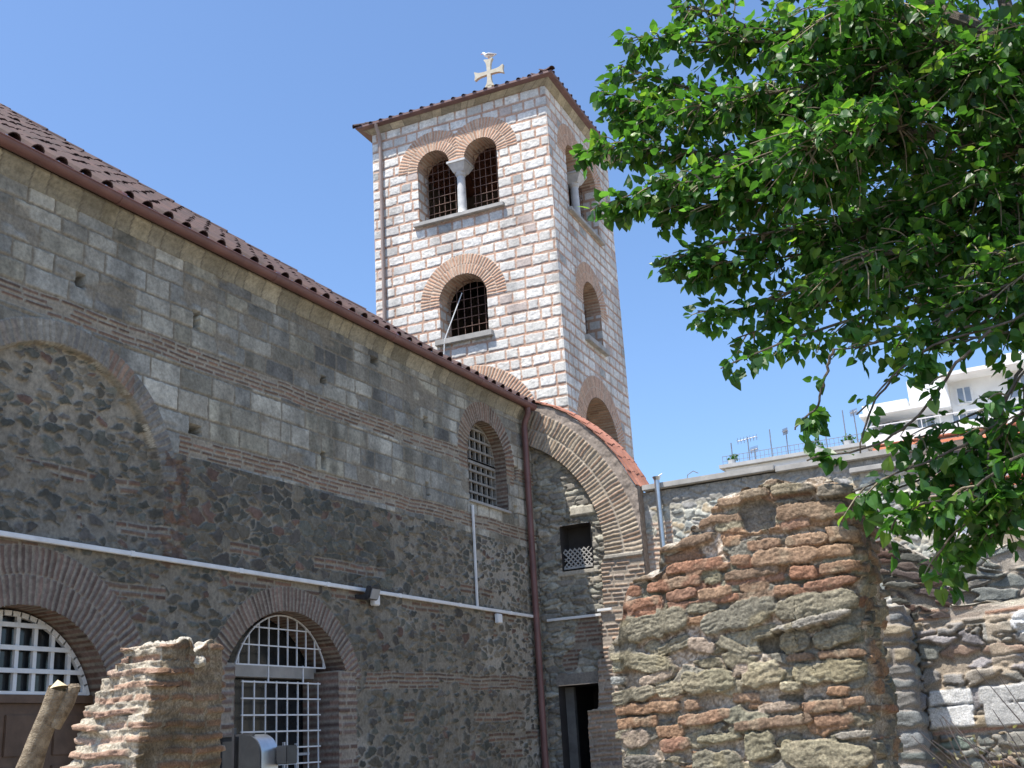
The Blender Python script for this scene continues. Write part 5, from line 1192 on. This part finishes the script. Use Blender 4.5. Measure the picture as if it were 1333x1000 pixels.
# each bough: points from the trunk to its tip (tips in view taken from the photo), leaf radius at start and tip, shoots per metre
def A3(x, y, Y): return at(x, y, Y)
BG = [
 ([fork, J1, J4, A3(990, 150, 5.7), A3(890, 110, 5.6), A3(805, 85, 5.6)], .50, .10, 24),
 ([J4, A3(960, 215, 5.6), A3(860, 190, 5.5), A3(770, 195, 5.45)], .42, .12, 26),
 ([J4, A3(930, 230, 5.3), A3(840, 235, 5.3), A3(790, 265, 5.3)], .34, .10, 26),
 ([J1, A3(1010, 300, 5.5), A3(915, 320, 5.4), A3(865, 345, 5.4)], .34, .08, 24),
 ([J1, A3(1030, 380, 5.6), A3(960, 410, 5.5), A3(908, 405, 5.4)], .34, .08, 22),
 ([J3, A3(1110, 420, 5.6), A3(1010, 450, 5.5), A3(938, 480, 5.4)], .28, .07, 20),
 ([J4, A3(1000, 60, 5.8), A3(930, 20, 5.8), A3(875, 10, 5.8)], .5, .18, 24),
 ([J4, A3(1060, -60, 6.2), A3(960, -110, 6.2), A3(880, -160, 6.2)], .6, .3, 20),
 ([J2, v3(.2, 7.2, 4.2), A3(1120, 60, 7.0), A3(1020, 150, 6.6)], .65, .4, 26),
 ([J2, v3(.4, 7.4, 3.6), A3(1180, 250, 7.0), A3(1080, 290, 6.6)], .6, .4, 26),
 ([J1, A3(1200, 180, 5.8), A3(1120, 160, 5.4), A3(1050, 200, 5.2)], .55, .35, 26),
 ([J1, A3(1220, 60, 5.8), A3(1150, -10, 5.6), A3(1080, 20, 5.4)], .6, .4, 24),
 ([J1, A3(1250, 330, 5.8), A3(1170, 330, 5.5), A3(1090, 340, 5.4)], .5, .3, 24),
 ([J2, A3(1400, 100, 6.4), A3(1330, 60, 6.0), A3(1260, 110, 5.8)], .7, .5, 26),
 ([J2, A3(1420, 260, 6.4), A3(1340, 230, 6.0), A3(1270, 250, 5.8)], .6, .45, 26),
 ([J3, A3(1390, 380, 5.7), A3(1300, 390, 5.6), A3(1230, 400, 5.5)], .42, .25, 22),
 ([J3, A3(1210, 420, 5.4), A3(1130, 450, 5.3), A3(1085, 455, 5.3)], .24, .10, 18),
 ([A3(1085, 455, 5.3), A3(1078, 490, 5.3), A3(1070, 530, 5.3), A3(1035, 560, 5.3)], .05, .07, 14),
 ([J3, A3(1290, 430, 5.2), A3(1210, 440, 5.2), A3(1155, 490, 5.2), A3(1115, 540, 5.2)], .14, .06, 10),
 ([A3(1290, 430, 5.2), A3(1240, 500, 5.2), A3(1200, 555, 5.2), A3(1140, 590, 5.2), A3(1050, 600, 5.2)], .10, .09, 8),
 ([A3(1330, 480, 5.3), A3(1290, 560, 5.2), A3(1240, 590, 5.2), A3(1180, 610, 5.2), A3(1110, 640, 5.2)], .11, .12, 14),
 ([A3(1390, 560, 5.3), A3(1310, 620, 5.2), A3(1270, 680, 5.2), A3(1235, 705, 5.2), A3(1215, 740, 5.2)], .14, .10, 22),
 ([A3(1390, 560, 5.3), A3(1320, 590, 5.1), A3(1250, 640, 5.1), A3(1180, 655, 5.1), A3(1160, 690, 5.1)], .14, .09, 20),
 ([A3(1400, 500, 5.4), A3(1340, 530, 5.2), A3(1290, 600, 5.2), A3(1310, 680, 5.2)], .15, .10, 14),
 ([J3, A3(1420, 430, 5.5), A3(1340, 470, 5.3), A3(1300, 530, 5.2)], .18, .12, 8),
 ([J3, A3(1400, 480, 5.8), A3(1330, 560, 5.6), A3(1250, 620, 5.5)], .14, .12, 12),
 ([J4, A3(960, 130, 5.5), A3(880, 150, 5.5), A3(800, 125, 5.5)], .40, .16, 26), ([J4, A3(930, 60, 5.7), A3(860, 55, 5.6), A3(830, 50, 5.6)], .40, .14, 20),
 ([J4, A3(980, 270, 5.5), A3(900, 270, 5.4), A3(830, 255, 5.4)], .36, .16, 28), ([J1, A3(1030, 340, 5.6), A3(960, 350, 5.5), A3(905, 350, 5.4)], .34, .12, 22), ([J1, A3(1080, 390, 5.7), A3(1010, 420, 5.6), A3(960, 440, 5.5)], .26, .10, 18),
 ([A3(1400, 560, 5.3), A3(1330, 640, 5.2), A3(1290, 650, 5.2), A3(1260, 640, 5.15)], .14, .10, 20),
 ([A3(1400, 420, 5.6), A3(1330, 500, 5.5), A3(1260, 540, 5.4), A3(1190, 570, 5.4)], .20, .14, 12), ([A3(1420, 520, 5.6), A3(1330, 580, 5.5), A3(1260, 650, 5.4), A3(1210, 690, 5.4)], .16, .12, 20),
 ([A3(1300, 400, 5.5), A3(1210, 470, 5.4), A3(1150, 520, 5.4), A3(1120, 590, 5.3)], .10, .07, 4), ([A3(1420, 600, 5.5), A3(1340, 650, 5.4), A3(1270, 700, 5.35), A3(1240, 745, 5.3)], .12, .08, 24),
 ([A3(1400, 540, 5.5), A3(1300, 560, 5.4), A3(1200, 620, 5.35), A3(1130, 650, 5.3)], .12, .09, 22), ([A3(1420, 380, 5.6), A3(1330, 420, 5.5), A3(1240, 450, 5.4), A3(1170, 450, 5.4)], .18, .10, 8), ([A3(1450, 480, 5.4), A3(1370, 560, 5.3), A3(1330, 660, 5.2), A3(1290, 700, 5.2)], .14, .1, 16),
 ([J2, v3(1.6, 7.3, 4.2), v3(1.9, 7.6, 5.0)], .9, .8, 26), ([fork, v3(2.2, 6.6, 2.4), v3(3.0, 6.6, 3.2)], .8, .8, 22), ([J4, v3(.2, 6.2, 4.6), v3(0, 6.0, 5.4)], .9, .8, 26),
 ([fork, v3(1.6, 7.4, 2.2), v3(1.8, 8.4, 3.0)], .8, .8, 20),
 ([J3, v3(.2, 5.0, 3.9), v3(-.2, 4.4, 4.5), v3(-.5, 4.1, 4.7)], .5, .45, 24), ([J3, v3(.5, 4.8, 3.8), v3(.3, 4.1, 4.5), v3(-.2, 3.3, 5.0)], .6, .6, 24),
 ([J3, v3(.3, 4.9, 3.8), v3(-.6, 4.3, 4.3), v3(-1.3, 4.1, 4.5)], .42, .36, 30),  # unseen overhead bough, added to deepen the shade on the hanging leaves
 ([fork, v3(.8, 5.8, 1.4), v3(.55, 5.5, .6), v3(.45, 5.4, .0)], .5, .4, 26), ([fork, v3(.9, 6.6, 1.2), v3(.5, 6.7, .6), v3(.4, 6.6, -.1)], .5, .4, 26), ([J3, v3(.55, 5.4, 1.9), v3(.4, 5.1, 1.3)], .45, .4, 26),  # unseen low boughs, added to keep sky light off the pier's side
]
lb, lt_, ln_, lsz, lc = [], [], [], [], []
tw = MB(); wood = MB()
rg = np.random.default_rng(23)
def smoothpath(pts, n):
    pts = np.array(pts); L = np.r_[0, np.cumsum(np.linalg.norm(np.diff(pts, axis=0), axis=1))]; s = np.linspace(0, L[-1], n)
    q = np.stack([np.interp(s, L, pts[:, k]) for k in range(3)], -1)
    for _ in range(4): q[1:-1] = (q[:-2]+2*q[1:-1]+q[2:])/4
    return q, L[-1]
nb = 0
for bi, (pts, r0, r1, dens) in enumerate(BG):
    q, L = smoothpath(pts, 26)
    q[1:-1] += np.cumsum(rg.normal(0, .008, (24, 3)), 0)*np.linspace(1, .2, 24)[:, None]
    th0 = .04 if r0 > .4 else .016 if r0 > .25 else .008
    wood.tube(q, np.linspace(th0, .004, 26), 7)
    ns = int(L*dens*(2.0 if r0 > .3 else 1.35))
    for k in range(ns):
        f = rg.uniform(.18, 1.0)**.8; j = f*25; i = min(24, int(j)); p = q[i]+(q[i+1]-q[i])*(j-i); r = r0+(r1-r0)*f
        d = (q[min(i+2, 25)]-q[max(i-1, 0)]); d /= np.linalg.norm(d)+1e-9
        off = rg.normal(0, 1, 3); off /= np.linalg.norm(off); off *= r*rg.uniform(.15, 1)**.5; off[2] *= .8
        e = p+off+d*r*.4; e[2] -= .25*r
        path, l = smoothpath([p, p+off*.45+d*.08*r+v3(0, 0, .06*r), e], 7)
        if l > .12: tw.tube(path, np.linspace(.0055, .0022, 7), 4, False)
        nl = max(4, int(l/.031)+2)
        for a in np.linspace(.25, 1, nl):
            b = path[0]+0; jj = a*6; ii = min(5, int(jj)); b = path[ii]+(path[ii+1]-path[ii])*(jj-ii)
            dd = path[-1]-path[0]; dd /= np.linalg.norm(dd)+1e-9
            side = rg.normal(0, 1, 3); side -= dd*np.dot(side, dd); side /= np.linalg.norm(side)
            t = dd*.5+side*.9+v3(0, 0, rg.uniform(-.9, -.1)); t /= np.linalg.norm(t)
            nv = v3(rg.normal(0, .6), rg.normal(0, .6), 1); nv -= t*np.dot(nv, t)
            pe = b+t*rg.uniform(.02, .04)
            lb.append(pe); lt_.append(t); ln_.append(nv); lsz.append(rg.uniform(.034, .071)*(1.0 if bi < 17 or bi > 38 else 1.08))
            y = rg.uniform(); lc.append((C3(.043, .118, .026) if y < .6 else C3(.07, .17, .034) if y < .9 else C3(.16, .27, .05))*rg.uniform(.6, 1.35))
lb, lt_, ln_, lsz, lc = map(np.array, (lb, lt_, ln_, lsz, lc))
print('LEAVES', len(lsz))
wood.build('bough', M_bark, tree, True).__setitem__('kind', 'stuff')
tw.build('twig', mat_noise('twig bark', (.16, .13, .09), (.28, .23, .16), 20, .9), tree, True).__setitem__('kind', 'stuff')
P, F, k = leaf_mesh(lb, lt_, ln_, lsz)
link('crown', np_mesh('crown', P, F, np.repeat(lc, k, 0), False), M_leaf, tree).__setitem__('kind', 'stuff')

# dry shrub at the lower right corner
sh = empty('dry_shrub', 'dry shrub with thin dark stems and pale yellowish leaves in the lower right corner', 'plant', (-.35, 9.0, GZ))
st = MB(); b_, t2, n2, s2, c2 = [], [], [], [], []
for k in range(34):
    a = v3(-.35+rg.normal(0, .25), 9.0+rg.normal(0, .25), GZ); top = at(rg.uniform(1190, 1400), rg.uniform(905, 1010), 9.0+rg.normal(0, .2))
    pth, l = smoothpath([a, (a+top)/2+rg.normal(0, .12, 3), top+rg.normal(0, .06, 3)], 9); st.tube(pth, np.linspace(.010, .003, 9), 5, False)
    for _ in range(9):
        f = rg.uniform(.45, 1); p = pth[min(8, int(f*8))]+rg.normal(0, .05, 3); b_.append(p); t2.append(rg.normal(0, 1, 3)); n2.append(rg.normal(0, 1, 3)); s2.append(rg.uniform(.02, .045))
        c2.append(C3(.33, .30, .20)*rg.uniform(.5, 1.2) if rg.uniform() < .7 else C3(.12, .10, .06))
for top in ((1268, 868), (1330, 855), (1300, 880), (1225, 950)):
    a = v3(-.3, 9.0, -.6); e = at(*top, 8.9); pth, l = smoothpath([a, (a+e)/2+v3(-.05, 0, .03), e], 9); st.tube(pth, np.linspace(.009, .002, 9), 5, False)
st.build('stem', mat_noise('dark dry stem', (.05, .04, .045), (.12, .10, .09), 9, .9), sh, True).__setitem__('kind', 'stuff')
P, F, k = leaf_mesh(*map(np.array, (b_, t2, n2, s2)))
link('leaf', np_mesh('leaf', P, F, np.repeat(np.array(c2), k, 0), False), M_leaf, sh).__setitem__('kind', 'stuff')
